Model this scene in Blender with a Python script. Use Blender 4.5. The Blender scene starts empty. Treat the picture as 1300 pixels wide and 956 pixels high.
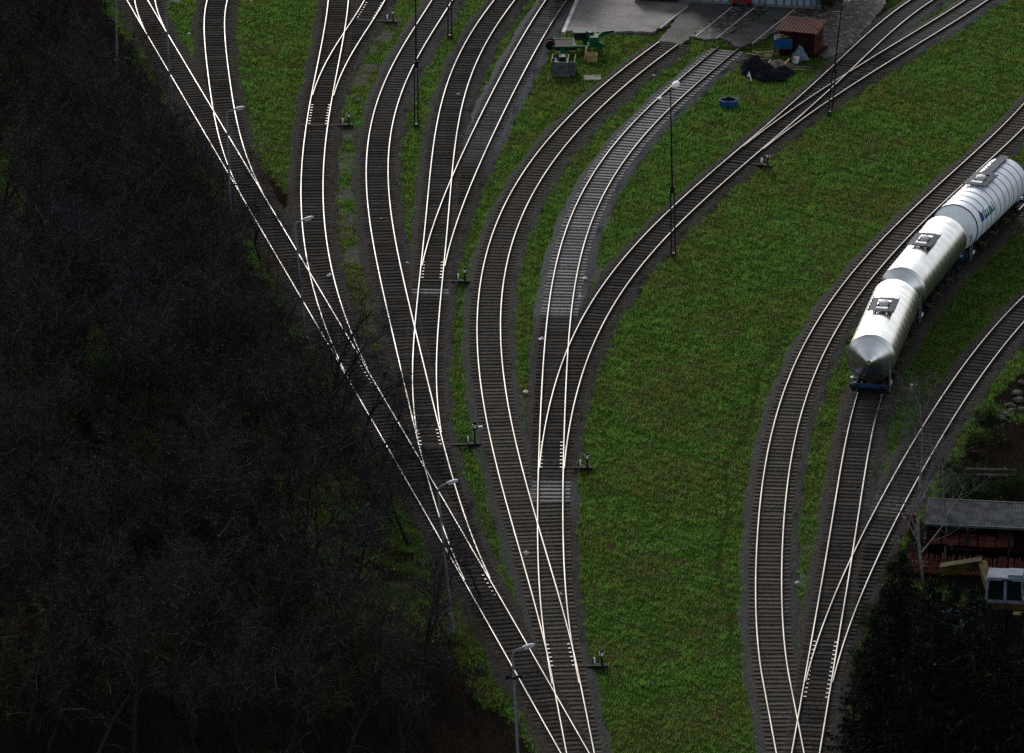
import bpy, math, random
import numpy as np
from mathutils import Vector, Matrix

random.seed(7)
RNG = np.random.default_rng(11)
SC = bpy.context.scene
COL = SC.collection
PI = math.pi
rad = math.radians

# ------------------------------------------------------------------ camera geometry
TH = rad(20.0)              # the view looks down by this much
FPX = 8360.0                # focal length in pixels of the 1300 px wide photograph
DIST = 416.0
CT, ST = math.cos(TH), math.sin(TH)
CAM = np.array([0.0, -DIST * CT, DIST * ST])


def G(px, py, z=0.0):
    """point of the horizontal plane at height z that the photograph shows at (px, py)"""
    dx, dy = px - 650.0, 478.0 - py
    d = np.array([dx, FPX * CT + dy * ST, -FPX * ST + dy * CT])
    t = (z - CAM[2]) / d[2]
    return Vector(CAM + t * d)


def YofPix(py, z=0.0):
    return G(650, py, z).y


def pix(x, y, z):
    """the photograph's pixel of a world point (arrays allowed)"""
    rx, ry, rz = x - CAM[0], y - CAM[1], z - CAM[2]
    dep = ry * CT - rz * ST
    up = ry * ST + rz * CT
    return 650 + FPX * rx / dep, 478 - FPX * up / dep


# ------------------------------------------------------------------ mesh helper
class MB:
    def __init__(self):
        self.v, self.f, self.m = [], [], []

    def add(self, vs, fs, mat=0):
        b = len(self.v)
        self.v.extend([tuple(p) for p in vs])
        for f in fs:
            self.f.append(tuple(i + b for i in f))
            self.m.append(mat)

    def box(self, c, s, rot=None, mat=0, taper=1.0):
        hx, hy, hz = s[0] / 2, s[1] / 2, s[2] / 2
        vs = []
        for z, t in ((-hz, 1.0), (hz, taper)):
            for x, y in ((-hx, -hy), (hx, -hy), (hx, hy), (-hx, hy)):
                p = Vector((x * t, y * t, z))
                if rot is not None:
                    p = rot @ p
                vs.append(p + Vector(c))
        self.add(vs, [(3, 2, 1, 0), (4, 5, 6, 7), (0, 1, 5, 4), (1, 2, 6, 5), (2, 3, 7, 6), (3, 0, 4, 7)], mat)

    def bar(self, a, b, w, h=None, mat=0):
        """square bar from a to b"""
        a, b = Vector(a), Vector(b)
        h = h or w
        d = b - a
        if d.length < 1e-6:
            return
        q = d.to_track_quat('X', 'Z').to_matrix()
        self.box((a + b) / 2, (d.length, w, h), q, mat)

    def tube(self, pts, rr, n=6, mat=0, cap=True):
        pts = [Vector(p) for p in pts]
        k = len(pts)
        if not hasattr(rr, '__len__'):
            rr = [rr] * k
        up = Vector((0, 0, 1))
        vs = []
        ref = None
        for i, p in enumerate(pts):
            t = (pts[min(i + 1, k - 1)] - pts[max(i - 1, 0)]).normalized()
            if ref is None:
                ref = t.orthogonal().normalized()
            u = (ref - t * ref.dot(t))
            if u.length < 1e-5:
                u = t.orthogonal()
            u.normalize()
            ref = u
            w = t.cross(u)
            for j in range(n):
                a = 2 * PI * j / n
                vs.append(p + (u * math.cos(a) + w * math.sin(a)) * rr[i])
        fs = []
        for i in range(k - 1):
            for j in range(n):
                fs.append((i * n + j, i * n + (j + 1) % n, (i + 1) * n + (j + 1) % n, (i + 1) * n + j))
        if cap:
            fs.append(tuple(range(n - 1, -1, -1)))
            fs.append(tuple((k - 1) * n + j for j in range(n)))
        self.add(vs, fs, mat)

    def lathe_x(self, prof, n=48, c=(0, 0, 0), mat=0, mats=None):
        """profile of (x, r) turned about the x axis through c"""
        vs, fs = [], []
        for x, r in prof:
            for j in range(n):
                a = 2 * PI * j / n
                vs.append((c[0] + x, c[1] + r * math.sin(a), c[2] + r * math.cos(a)))
        b = len(self.v)
        self.v.extend(vs)
        for i in range(len(prof) - 1):
            for j in range(n):
                self.f.append((b + i * n + j, b + i * n + (j + 1) % n, b + (i + 1) * n + (j + 1) % n, b + (i + 1) * n + j))
                self.m.append(mats[i] if mats else mat)
        self.f.append(tuple(b + j for j in range(n - 1, -1, -1)))
        self.m.append(mats[0] if mats else mat)
        self.f.append(tuple(b + (len(prof) - 1) * n + j for j in range(n)))
        self.m.append(mats[-1] if mats else mat)

    def ball(self, c, r, n=10, k=7, mat=0, sz=1.0):
        prof = [(-r * math.cos(PI * i / k), max(r * math.sin(PI * i / k), r * 0.02)) for i in range(k + 1)]
        b = len(self.v)
        self.lathe_x(prof, n, c, mat)
        if sz != 1.0:
            for i in range(b, len(self.v)):
                p = self.v[i]
                self.v[i] = (p[0], p[1], c[2] + (p[2] - c[2]) * sz)

    def mesh(self, name, mats, smooth=None):
        me = bpy.data.meshes.new(name)
        me.from_pydata(self.v, [], self.f)
        for m in mats:
            me.materials.append(m)
        if len(mats) > 1:
            me.polygons.foreach_set('material_index', self.m)
        if smooth is not None:
            me.polygons.foreach_set('use_smooth', [True] * len(self.f))
            if smooth < 180:
                me.set_sharp_from_angle(angle=rad(smooth))
        me.update()
        return me

    def build(self, name, mats, parent=None, smooth=None, loc=None, rz=0.0):
        if not isinstance(mats, (list, tuple)):
            mats = [mats]
        return link(name, self.mesh(name, mats, smooth), parent, loc, rz)


def link(name, data, parent=None, loc=None, rz=0.0):
    o = bpy.data.objects.new(name, data)
    COL.objects.link(o)
    if parent is not None:
        o.parent = parent
    if loc is not None:
        o.location = loc
    if rz:
        o.rotation_euler = (0, 0, rz)
    return o


def tag(o, label, cat, group=None, kind=None):
    if label:
        o['label'] = label
    if cat:
        o['category'] = cat
    if group:
        o['group'] = group
    if kind:
        o['kind'] = kind
    return o


def thing(name, label, cat, loc=(0, 0, 0), rz=0.0, group=None):
    o = bpy.data.objects.new(name, None)
    COL.objects.link(o)
    o.empty_display_size = 0.2
    o.location = loc
    o.rotation_euler = (0, 0, rz)
    return tag(o, label, cat, group)


def kids(o):
    return [c for c in COL.objects if c.parent == o]


def dup(root, children, loc, rz=0.0, label=None, scale=1.0):
    r = root.copy()
    COL.objects.link(r)
    r.location = loc
    r.rotation_euler = (0, 0, rz)
    r.scale = (scale,) * 3 if not hasattr(scale, '__len__') else scale
    if label:
        r['label'] = label
    for ch, subs in children:
        c = ch.copy()
        COL.objects.link(c)
        c.parent = r
        for s in subs:
            d = s.copy()
            COL.objects.link(d)
            d.parent = c
    return r


def tree_of(root):
    return [(c, list(c.children)) for c in root.children]


# ------------------------------------------------------------------ materials
def new_mat(name):
    m = bpy.data.materials.new(name)
    m.use_nodes = True
    nt = m.node_tree
    b = nt.nodes['Principled BSDF']
    return m, nt, b


def ramp(nt, fac, stops):
    r = nt.nodes.new('ShaderNodeValToRGB')
    el = r.color_ramp.elements
    while len(el) < len(stops):
        el.new(0.5)
    for e, (p, c) in zip(el, stops):
        e.position = p
        e.color = (*c, 1) if len(c) == 3 else c
    nt.links.new(fac, r.inputs[0])
    return r.outputs[0]


def noise(nt, vec, scale, detail=3, rough=0.6):
    n = nt.nodes.new('ShaderNodeTexNoise')
    n.inputs['Scale'].default_value = scale
    n.inputs['Detail'].default_value = detail
    n.inputs['Roughness'].default_value = rough
    if vec is not None:
        nt.links.new(vec, n.inputs['Vector'])
    return n.outputs['Fac']


def mix(nt, fac, a, b, mode='MIX'):
    m = nt.nodes.new('ShaderNodeMix')
    m.data_type = 'RGBA'
    m.blend_type = mode
    for sock, v in ((m.inputs[0], fac), (m.inputs[6], a), (m.inputs[7], b)):
        if isinstance(v, (int, float)):
            sock.default_value = v
        elif isinstance(v, tuple):
            sock.default_value = (*v, 1)
        else:
            nt.links.new(v, sock)
    return m.outputs[2]


def math_node(nt, op, a, b=None):
    m = nt.nodes.new('ShaderNodeMath')
    m.operation = op
    for s, v in zip(m.inputs, (a, b)):
        if v is None:
            continue
        if isinstance(v, (int, float)):
            s.default_value = v
        else:
            nt.links.new(v, s)
    return m.outputs[0]


def coords(nt, kind='Object'):
    t = nt.nodes.new('ShaderNodeTexCoord')
    return t.outputs[kind]


def world_pos(nt):
    g = nt.nodes.new('ShaderNodeNewGeometry')
    return g.outputs['Position']


def bump(nt, b, h, strength, dist):
    n = nt.nodes.new('ShaderNodeBump')
    n.inputs['Strength'].default_value = strength
    n.inputs['Distance'].default_value = dist
    nt.links.new(h, n.inputs['Height'])
    nt.links.new(n.outputs[0], b.inputs['Normal'])


PALE_PAINTS = ('white_paint', 'lamp_glass', 'lamp_head_paint', 'painted_kerb', 'pale_birch_bark', 'polished_slide_plate', 'galvanised_steel')


def simple(name, c1, c2=None, scale=3.0, rough=0.7, metal=0.0, bmp=0.0, spec=0.03, detail=4):
    """two-tone noisy paint, metal, wood or stone"""
    m, nt, b = new_mat(name)
    b.inputs['Roughness'].default_value = rough
    b.inputs['Metallic'].default_value = metal
    b.inputs['Specular IOR Level'].default_value = spec
    if c2 is None:
        c2 = tuple(x * 0.65 for x in c1)
    k = 0.95 if name in PALE_PAINTS else 0.66
    c1, c2 = tuple(x * k for x in c1), tuple(x * k for x in c2)
    v = coords(nt)
    n = noise(nt, v, scale, detail)
    nt.links.new(ramp(nt, n, [(0.35, c2), (0.65, c1)]), b.inputs['Base Color'])
    if bmp:
        bump(nt, b, noise(nt, v, scale * 4, 3), 0.6, bmp)
    return m


M = {}
M['rust_side'] = simple('rail_side_rust', (0.045, 0.03, 0.022), (0.025, 0.018, 0.014), 2, 0.9)
m, nt, b = new_mat('rail_head_steel')
b.inputs['Metallic'].default_value = 1.0
wp = world_pos(nt)
nt.links.new(ramp(nt, noise(nt, wp, 0.12, 4, 0.7), [(0.36, (0.032, 0.028, 0.024)), (0.62, (0.125, 0.117, 0.107))]), b.inputs['Base Color'])
nt.links.new(math_node(nt, 'MULTIPLY', noise(nt, wp, 0.5, 3), 0.55), b.inputs['Roughness'])
M['rail_head'] = m
M['rail_dull'] = simple('worn_rail_rusty_head', (0.16, 0.12, 0.10), (0.09, 0.065, 0.05), 1.5, 0.45, 0.7)

# sleepers: shades per object
def sleeper_mat(name, c1, c2, lo=0.6):
    m, nt, b = new_mat(name)
    oi = nt.nodes.new('ShaderNodeObjectInfo')
    n = noise(nt, world_pos(nt), 6, 4)
    c = ramp(nt, n, [(0.3, c2), (0.7, c1)])
    mr = nt.nodes.new('ShaderNodeMapRange')
    nt.links.new(oi.outputs['Random'], mr.inputs[0])
    mr.inputs[3].default_value = lo
    mr.inputs[4].default_value = 1.15
    hs = nt.nodes.new('ShaderNodeHueSaturation')
    nt.links.new(mr.outputs[0], hs.inputs['Value'])
    nt.links.new(c, hs.inputs['Color'])
    nt.links.new(hs.outputs[0], b.inputs['Base Color'])
    b.inputs['Roughness'].default_value = 0.95
    b.inputs['Specular IOR Level'].default_value = 0.0
    bump(nt, b, n, 0.5, 0.02)
    return m


M['timber'] = sleeper_mat('old_timber_sleeper', (0.060, 0.055, 0.051), (0.026, 0.024, 0.0225))
M['brown_concrete'] = sleeper_mat('stained_concrete_sleeper', (0.098, 0.087, 0.074), (0.045, 0.040, 0.034), 0.7)
M['pale_concrete'] = sleeper_mat('pale_concrete_sleeper', (0.2504, 0.247, 0.2434), (0.1113, 0.1078, 0.1078), 0.7)

# ballast: attribute "tone" 0 dark oily brown .. 1 clean blue grey stone
m, nt, b = new_mat('track_ballast')
wp = world_pos(nt)
at = nt.nodes.new('ShaderNodeAttribute')
at.attribute_name = 'tone'
vor = nt.nodes.new('ShaderNodeTexVoronoi')
vor.inputs['Scale'].default_value = 11
nt.links.new(wp, vor.inputs['Vector'])
stone = noise(nt, wp, 7, 5, 0.7)
big = noise(nt, wp, 0.45, 4, 0.6)
dark = ramp(nt, stone, [(0.25, (0.012, 0.0108, 0.0098)), (0.75, (0.064, 0.058, 0.053))])
pale = ramp(nt, stone, [(0.25, (0.03352, 0.0352, 0.03911)), (0.75, (0.1397, 0.1453, 0.1565))])
tone = math_node(nt, 'ADD', at.outputs['Fac'], math_node(nt, 'MULTIPLY', math_node(nt, 'SUBTRACT', big, 0.5), 0.35))
tn = nt.nodes.new('ShaderNodeClamp')
nt.links.new(tone, tn.inputs[0])
c = mix(nt, tn.outputs[0], dark, pale)
sh = ramp(nt, vor.outputs['Color'], [(0.0, (0.55, 0.55, 0.55)), (1.0, (1.2, 1.2, 1.2))])
c = mix(nt, 0.8, c, sh, 'MULTIPLY')
nt.links.new(c, b.inputs['Base Color'])
b.inputs['Roughness'].default_value = 0.9
b.inputs['Specular IOR Level'].default_value = 0.0
bump(nt, b, vor.outputs['Distance'], 1.0, 0.06)
M['ballast'] = m

# ground: "cover" red = grass, green = gravel, rest = dark soil and leaf litter
m, nt, b = new_mat('yard_ground')
wp = world_pos(nt)
at = nt.nodes.new('ShaderNodeAttribute')
at.attribute_name = 'cover'
sep = nt.nodes.new('ShaderNodeSeparateColor')
nt.links.new(at.outputs['Color'], sep.inputs[0])
fine = noise(nt, wp, 5, 5, 0.7)
mid = noise(nt, wp, 0.9, 4, 0.65)
big = noise(nt, wp, 0.16, 3, 0.5)
gr = ramp(nt, fine, [(0.3, (0.0062, 0.01612, 0.0031)), (0.7, (0.02108, 0.0465, 0.00744))])
gb = ramp(nt, fine, [(0.3, (0.01364, 0.0124, 0.00496)), (0.7, (0.0465, 0.0403, 0.01736))])
gmask = ramp(nt, math_node(nt, 'ADD', math_node(nt, 'MULTIPLY', mid, 0.6), math_node(nt, 'MULTIPLY', big, 0.4)), [(0.46, (0, 0, 0)), (0.6, (1, 1, 1))])
grass = mix(nt, gmask, gr, gb)
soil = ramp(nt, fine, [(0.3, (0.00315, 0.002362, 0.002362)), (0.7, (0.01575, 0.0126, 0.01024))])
grav = ramp(nt, noise(nt, wp, 8, 5, 0.7), [(0.28, (0.01953, 0.01813, 0.01743)), (0.72, (0.09765, 0.09067, 0.08718))])


def soft(sock, w=0.5):
    return ramp(nt, math_node(nt, 'ADD', sock, math_node(nt, 'MULTIPLY', math_node(nt, 'SUBTRACT', mid, 0.5), w)), [(0.4, (0, 0, 0)), (0.6, (1, 1, 1))])


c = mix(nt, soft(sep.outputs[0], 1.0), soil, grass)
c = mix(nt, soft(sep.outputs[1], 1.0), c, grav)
nt.links.new(c, b.inputs['Base Color'])
b.inputs['Roughness'].default_value = 0.95
b.inputs['Specular IOR Level'].default_value = 0.0
bump(nt, b, fine, 0.8, 0.08)
M['ground'] = m

# grass blades
m, nt, b = new_mat('grass_blades')
wp = world_pos(nt)
gi = nt.nodes.new('ShaderNodeNewGeometry')
rnd = gi.outputs['Random Per Island']
mid = noise(nt, wp, 0.7, 4, 0.65)
big = noise(nt, wp, 0.13, 3, 0.5)
live = ramp(nt, rnd, [(0.0, (0.066, 0.145, 0.025)), (0.6, (0.100, 0.205, 0.038)), (1.0, (0.145, 0.265, 0.060))])
dry = ramp(nt, rnd, [(0.0, (0.078, 0.108, 0.023)), (0.7, (0.13, 0.152, 0.038)), (1.0, (0.21, 0.205, 0.066))])
msk = ramp(nt, math_node(nt, 'ADD', math_node(nt, 'MULTIPLY', mid, 0.5), math_node(nt, 'MULTIPLY', big, 0.5)), [(0.47, (0, 0, 0)), (0.58, (0.85, 0.85, 0.85))])
c = mix(nt, msk, live, dry)
pt = ramp(nt, noise(nt, wp, 0.75, 4, 0.7), [(0.36, (0.62, 0.68, 0.64)), (0.6, (1.1, 1.08, 1.04))])
c = mix(nt, 1.0, c, pt, 'MULTIPLY')
dif = nt.nodes.new('ShaderNodeBsdfDiffuse')
tr = nt.nodes.new('ShaderNodeBsdfTranslucent')
ms = nt.nodes.new('ShaderNodeMixShader')
ms.inputs[0].default_value = 0.4
nt.links.new(c, dif.inputs[0])
nt.links.new(c, tr.inputs[0])
nt.links.new(dif.outputs[0], ms.inputs[1])
nt.links.new(tr.outputs[0], ms.inputs[2])
nt.links.new(ms.outputs[0], nt.nodes['Material Output'].inputs[0])
M['grass'] = m


def leaf_mat(name, stops, trans=0.2):
    m, nt, b = new_mat(name)
    gi = nt.nodes.new('ShaderNodeNewGeometry')
    c = ramp(nt, gi.outputs['Random Per Island'], stops)
    dif = nt.nodes.new('ShaderNodeBsdfDiffuse')
    tr = nt.nodes.new('ShaderNodeBsdfTranslucent')
    ms = nt.nodes.new('ShaderNodeMixShader')
    ms.inputs[0].default_value = trans
    nt.links.new(c, dif.inputs[0])
    nt.links.new(c, tr.inputs[0])
    nt.links.new(dif.outputs[0], ms.inputs[1])
    nt.links.new(tr.outputs[0], ms.inputs[2])
    nt.links.new(ms.outputs[0], nt.nodes['Material Output'].inputs[0])
    return m


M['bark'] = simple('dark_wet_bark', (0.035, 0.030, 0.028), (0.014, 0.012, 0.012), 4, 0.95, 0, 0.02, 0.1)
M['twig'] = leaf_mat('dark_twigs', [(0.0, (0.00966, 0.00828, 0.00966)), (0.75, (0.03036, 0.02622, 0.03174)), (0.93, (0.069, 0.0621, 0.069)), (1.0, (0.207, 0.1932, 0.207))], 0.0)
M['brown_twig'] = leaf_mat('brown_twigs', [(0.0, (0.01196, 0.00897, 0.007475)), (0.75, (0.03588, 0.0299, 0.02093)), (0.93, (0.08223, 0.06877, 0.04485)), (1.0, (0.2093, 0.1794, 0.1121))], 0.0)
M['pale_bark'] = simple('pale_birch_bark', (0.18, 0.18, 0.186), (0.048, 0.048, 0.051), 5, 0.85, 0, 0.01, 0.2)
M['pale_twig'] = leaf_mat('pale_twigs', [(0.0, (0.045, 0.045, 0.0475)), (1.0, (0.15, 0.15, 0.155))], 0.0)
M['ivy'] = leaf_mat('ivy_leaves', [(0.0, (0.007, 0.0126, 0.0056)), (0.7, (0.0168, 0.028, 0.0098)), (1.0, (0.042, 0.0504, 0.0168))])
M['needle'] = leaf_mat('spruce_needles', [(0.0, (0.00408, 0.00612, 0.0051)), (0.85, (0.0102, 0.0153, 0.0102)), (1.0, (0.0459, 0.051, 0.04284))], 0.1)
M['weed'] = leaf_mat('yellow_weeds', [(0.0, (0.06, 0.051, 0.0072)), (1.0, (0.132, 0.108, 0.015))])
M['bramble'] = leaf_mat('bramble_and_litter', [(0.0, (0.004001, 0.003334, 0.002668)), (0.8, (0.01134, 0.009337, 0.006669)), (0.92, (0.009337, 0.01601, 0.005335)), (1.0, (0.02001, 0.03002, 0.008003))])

M['galv'] = simple('galvanised_steel', (0.216, 0.24, 0.264), (0.132, 0.15, 0.168), 2, 0.5, 0.3)
M['sheen_steel'] = simple('matte_steel_painted_sheen', (0.62, 0.60, 0.57), (0.40, 0.38, 0.36), 1.5, 0.5, 0, 0, 0.3)  # pale matte colour stands in for the sheen of polished rails
M['lamp_head'] = simple('lamp_head_paint', (0.357, 0.3808, 0.4046), (0.2677, 0.2916, 0.3153), 3, 0.4)
M['dark_steel'] = simple('dark_painted_steel', (0.03, 0.032, 0.034), (0.015, 0.016, 0.017), 3, 0.5, 0.2)
M['black'] = simple('black_iron', (0.014, 0.014, 0.015), (0.007, 0.007, 0.008), 3, 0.9, 0, 0, 0.12)
M['white'] = simple('white_paint', (0.78, 0.78, 0.78), (0.55, 0.55, 0.55), 3, 0.5)
M['glass'] = simple('lamp_glass', (0.75, 0.78, 0.8), (0.6, 0.63, 0.65), 2, 0.15)
M['chrome_plate'] = simple('polished_slide_plate', (0.20, 0.19, 0.18), (0.1, 0.095, 0.09), 2, 0.28, 1.0)
M['blue_beam'] = simple('blue_beam_paint', (0.025, 0.07, 0.17), (0.012, 0.03, 0.08), 3, 0.6)
M['grating'] = simple('walkway_grating', (0.10, 0.12, 0.15), (0.045, 0.055, 0.07), 9, 0.7, 0.2)
M['orange'] = simple('orange_valve_paint', (0.12, 0.072, 0.03), (0.042, 0.027, 0.015), 4, 0.5)
M['concrete'] = simple('worn_concrete', (0.24, 0.225, 0.22), (0.13, 0.12, 0.12), 0.5, 0.9, 0, 0.003, 0.2, 6)
M['kerb'] = simple('painted_kerb', (0.62, 0.60, 0.57), (0.30, 0.29, 0.28), 1.6, 0.8)
M['asphalt'] = simple('oily_asphalt', (0.095, 0.09, 0.09), (0.028, 0.03, 0.026), 0.45, 0.9, 0, 0.01, 0.2, 8)
M['rust_wall'] = simple('rust_red_sheet', (0.17, 0.03, 0.025), (0.07, 0.018, 0.016), 1.2, 0.85, 0, 0.01, 0.15)
M['rust_roof'] = simple('rusty_corrugated_roof', (0.10, 0.028, 0.02), (0.04, 0.014, 0.012), 1.5, 0.9, 0, 0.01, 0.1)
M['shed_dark'] = simple('dark_red_boards', (0.035, 0.012, 0.012), (0.015, 0.007, 0.007), 2, 0.9)
M['wood'] = simple('raw_planks', (0.36, 0.26, 0.15), (0.16, 0.11, 0.07), 3, 0.8)
M['old_wood'] = simple('weathered_planks', (0.16, 0.14, 0.12), (0.07, 0.06, 0.055), 3, 0.9)
M['blue_box'] = simple('blue_crate_paint', (0.025, 0.12, 0.30), (0.018, 0.07, 0.18), 2, 0.45)
M['blue_tarp'] = simple('grey_blue_tarpaulin', (0.20, 0.25, 0.33), (0.08, 0.11, 0.16), 3, 0.45)
M['rubber'] = simple('black_plastic_sheet', (0.0216, 0.024, 0.0324), (0.0096, 0.0108, 0.0144), 2, 0.95, 0, 0, 0.0)
M['green_paint'] = simple('green_machine_paint', (0.012, 0.11, 0.045), (0.010, 0.055, 0.026), 2, 0.45)
M['machine_grey'] = simple('grey_machine_paint', (0.13, 0.16, 0.155), (0.06, 0.075, 0.075), 2, 0.6)
M['yellow_pale'] = simple('faded_yellow_paint', (0.50, 0.38, 0.16), (0.30, 0.22, 0.10), 2, 0.6)
M['yellow_paint'] = simple('shaded_yellow_paint', (0.085, 0.068, 0.010), (0.02, 0.017, 0.008), 1.6, 0.9, 0, 0, 0.1)  # yellow darkened: the shadow over the crane is put into the colour
M['scrap_rust'] = simple('rusty_scrap', (0.184, 0.06325, 0.0483), (0.069, 0.0253, 0.0207), 2.5, 0.85, 0, 0.02)
M['rock'] = simple('pale_rubble', (0.128, 0.124, 0.12), (0.056, 0.0544, 0.0528), 2, 0.9, 0, 0.03)
M['window'] = simple('dark_window_glass', (0.010, 0.012, 0.016), (0.006, 0.007, 0.010), 1, 0.08, 0, 0, 0.4)
M['cab_white'] = simple('shaded_cab_paint', (0.195, 0.24, 0.3), (0.1125, 0.1425, 0.1875), 1.5, 0.6)  # white dimmed, cab's shadow included in the base colour
M['red'] = simple('red_paint', (0.42, 0.03, 0.02), (0.2, 0.015, 0.01), 2, 0.5)
M['facade'] = simple('pale_blue_facade', (0.34, 0.45, 0.53), (0.24, 0.33, 0.40), 0.5, 0.7)
M['facade_frame'] = simple('grey_blue_frame', (0.10, 0.16, 0.22), (0.06, 0.10, 0.15), 1, 0.6)
M['dark_roof'] = simple('dark_bitumen_roof', (0.05, 0.05, 0.055), (0.03, 0.03, 0.033), 1, 0.9)
M['ridged_roof'] = simple('sheet_roof_painted_shade', (0.077, 0.084, 0.091), (0.021, 0.0238, 0.0266), 1.6, 0.95, 0.0, 0.01, 0.02, 8)  # dark noise paints branch shadows into the grey sheet
M['wagon_body'] = simple('dark_wagon_paint', (0.035, 0.028, 0.026), (0.015, 0.012, 0.012), 1.2, 0.7)
M['gasket'] = simple('dark_band', (0.10, 0.12, 0.15), (0.07, 0.085, 0.11), 1, 0.6)
M['mark_blue'] = simple('lettering_blue', (0.03, 0.10, 0.38), None, 1, 0.5)
M['mark_green'] = simple('lettering_green', (0.01, 0.26, 0.16), None, 1, 0.5)

# polished silo tank, slightly wavy sheet
m, nt, b = new_mat('polished_tank_sheet')
oc = coords(nt)
b.inputs['Metallic'].default_value = 1.0
mp = nt.nodes.new('ShaderNodeMapping')
mp.inputs['Scale'].default_value = (3.2, 0.5, 0.35)
nt.links.new(oc, mp.inputs[0])
st = noise(nt, mp.outputs[0], 1.3, 5, 0.65)
nt.links.new(ramp(nt, st, [(0.3, (0.42, 0.41, 0.38)), (0.5, (0.68, 0.69, 0.68)), (0.7, (0.80, 0.81, 0.81))]), b.inputs['Base Color'])
b.inputs['Roughness'].default_value = 0.26
bump(nt, b, noise(nt, oc, 1.6, 2, 0.4), 0.25, 0.02)
M['tank_steel'] = m
m, nt, b = new_mat('white_tank_paint')
oc = coords(nt)
mp = nt.nodes.new('ShaderNodeMapping')
mp.inputs['Scale'].default_value = (3.0, 0.6, 0.4)
nt.links.new(oc, mp.inputs[0])
nt.links.new(ramp(nt, noise(nt, mp.outputs[0], 1.2, 5, 0.65), [(0.25, (0.48, 0.52, 0.55)), (0.42, (0.66, 0.72, 0.78)), (0.7, (0.76, 0.82, 0.87))]), b.inputs['Base Color'])
b.inputs['Roughness'].default_value = 0.28
M['tank_white'] = m

# cobbles
m, nt, b = new_mat('cobble_paving')
wp = world_pos(nt)
vo = nt.nodes.new('ShaderNodeTexVoronoi')
vo.inputs['Scale'].default_value = 2.6
nt.links.new(wp, vo.inputs['Vector'])
cc = ramp(nt, vo.outputs['Color'], [(0.1, (0.035, 0.035, 0.035)), (0.9, (0.147, 0.147, 0.14))])
ed = ramp(nt, vo.outputs['Distance'], [(0.25, (1, 1, 1)), (0.5, (0.25, 0.25, 0.22))])
nt.links.new(mix(nt, 1.0, cc, ed, 'MULTIPLY'), b.inputs['Base Color'])
b.inputs['Roughness'].default_value = 0.85
b.inputs['Specular IOR Level'].default_value = 0.2
M['cobble'] = m

# ------------------------------------------------------------------ railway tracks
RZ = 0.32                   # height of the rail tops
HG = 0.7535                 # half the distance between rail centres
T = {}


def track(key, L, R, main=None, yj=None, deg=5, **kw):
    T[key] = dict(L=L, R=R, main=main, yj=yj, deg=deg, **kw)


track('A', [(160, 0), (193, 53), (216, 94), (246, 147), (264, 178), (302, 239), (326, 284), (345, 318), (380.5, 378), (413, 429), (440, 477), (452, 500), (494, 572), (539, 652), (566, 697), (600, 757), (661, 866)],
      [(187.6, 0), (215, 49), (245, 96.5), (270.6, 141), (285.5, 166), (306, 201), (329, 236), (352, 278.5), (378, 321), (397, 352), (424, 397), (451, 442), (470, 477), (501, 530), (534, 584), (561, 636), (605.6, 707), (622, 737), (665.5, 814), (696.7, 866)], deg=3,
      label='straight track along the edge of the dark wood', tone=0.08)
track('Bz', [(171, 0), (178, 25)], [(197, 0), (203, 22)], 'A', 58, 3, label='short branch track leaving the wood side track near the top edge', tone=0.1)
track('B', [(263.8, 0), (259.7, 40.8), (262.4, 76), (268, 117), (270.6, 141), (276, 163), (284, 193), (293.7, 220)],
      [(288, 0), (285.5, 41), (288, 81.6), (295, 122), (302, 158), (308.7, 187.6)], 'A', 262, 5,
      label='grassed curving track beside the lamp post at the wood edge', tone=0.0)
track('C', [(418, 0), (411, 41), (400, 109), (392, 152), (385, 190), (381, 231), (383, 274), (388.7, 310), (397, 353), (402, 380), (416, 424), (424, 448), (430.5, 460)],
      [(442, 0), (435.5, 41), (424.7, 114), (415, 155), (411, 190), (409, 231), (410.5, 261), (416, 307), (424, 353), (435, 394), (448.5, 429), (463, 468.5)], 'A', 500, 6,
      label='dark track bending into the wood side track, third group from the left', tone=0.1)
track('D', [(396, 130.5), (401.5, 109), (411, 84), (433, 49), (452, 19), (464, 0)],
      [(418, 136), (427, 109), (443.7, 73), (463, 41), (484.5, 5.4), (488.5, 0)], 'C', 162, 4,
      label='curved branch track with slide plates near the top edge', tone=0.2)
track('E', [(551, 0), (528, 32.6), (503, 73), (484, 117), (472, 163), (466.6, 198.5), (466, 236.6), (466.7, 271.7), (473, 310), (481, 348), (490.7, 386), (501.6, 432), (512.4, 478), (515, 489), (523, 521.6), (527, 535), (532.5, 562), (536.6, 584), (542, 606), (556.7, 655), (565, 678.5), (586.6, 731.5)],
      [(574, 0), (555, 27), (530.5, 73), (511.5, 114), (500.6, 152), (494, 190), (493, 217.6), (494, 258), (496, 271.7), (503, 312.5), (511, 356), (522, 397), (527.4, 421), (534, 448), (542, 478), (546, 494), (555.6, 532.5), (561, 560), (569, 589.6), (584, 647), (589, 656.7), (604, 697.5), (611, 715)], 'A', 772, 6,
      label='long S-curved track with a tall mast beside its upper end', tone=[(-60, 0.4), (120, 0.36), (170, 0.16), (900, 0.12)])
track('F', [(628.5, 0), (596, 43.5), (577, 81.6), (563, 122), (556, 158), (548, 204), (545.6, 220), (542, 261), (538, 315), (534, 356), (529, 405), (524.7, 446), (524, 481), (524, 513)],
      [(653, 0), (626, 41), (607, 76), (592, 114), (582, 158), (577, 196), (572, 231), (568, 280), (564, 329), (561, 356), (557, 410), (553, 473), (554, 481), (555.6, 516)], 'E', 566, 6,
      label='brown ballasted track right of the long S-curved track', tone=0.22)
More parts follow.
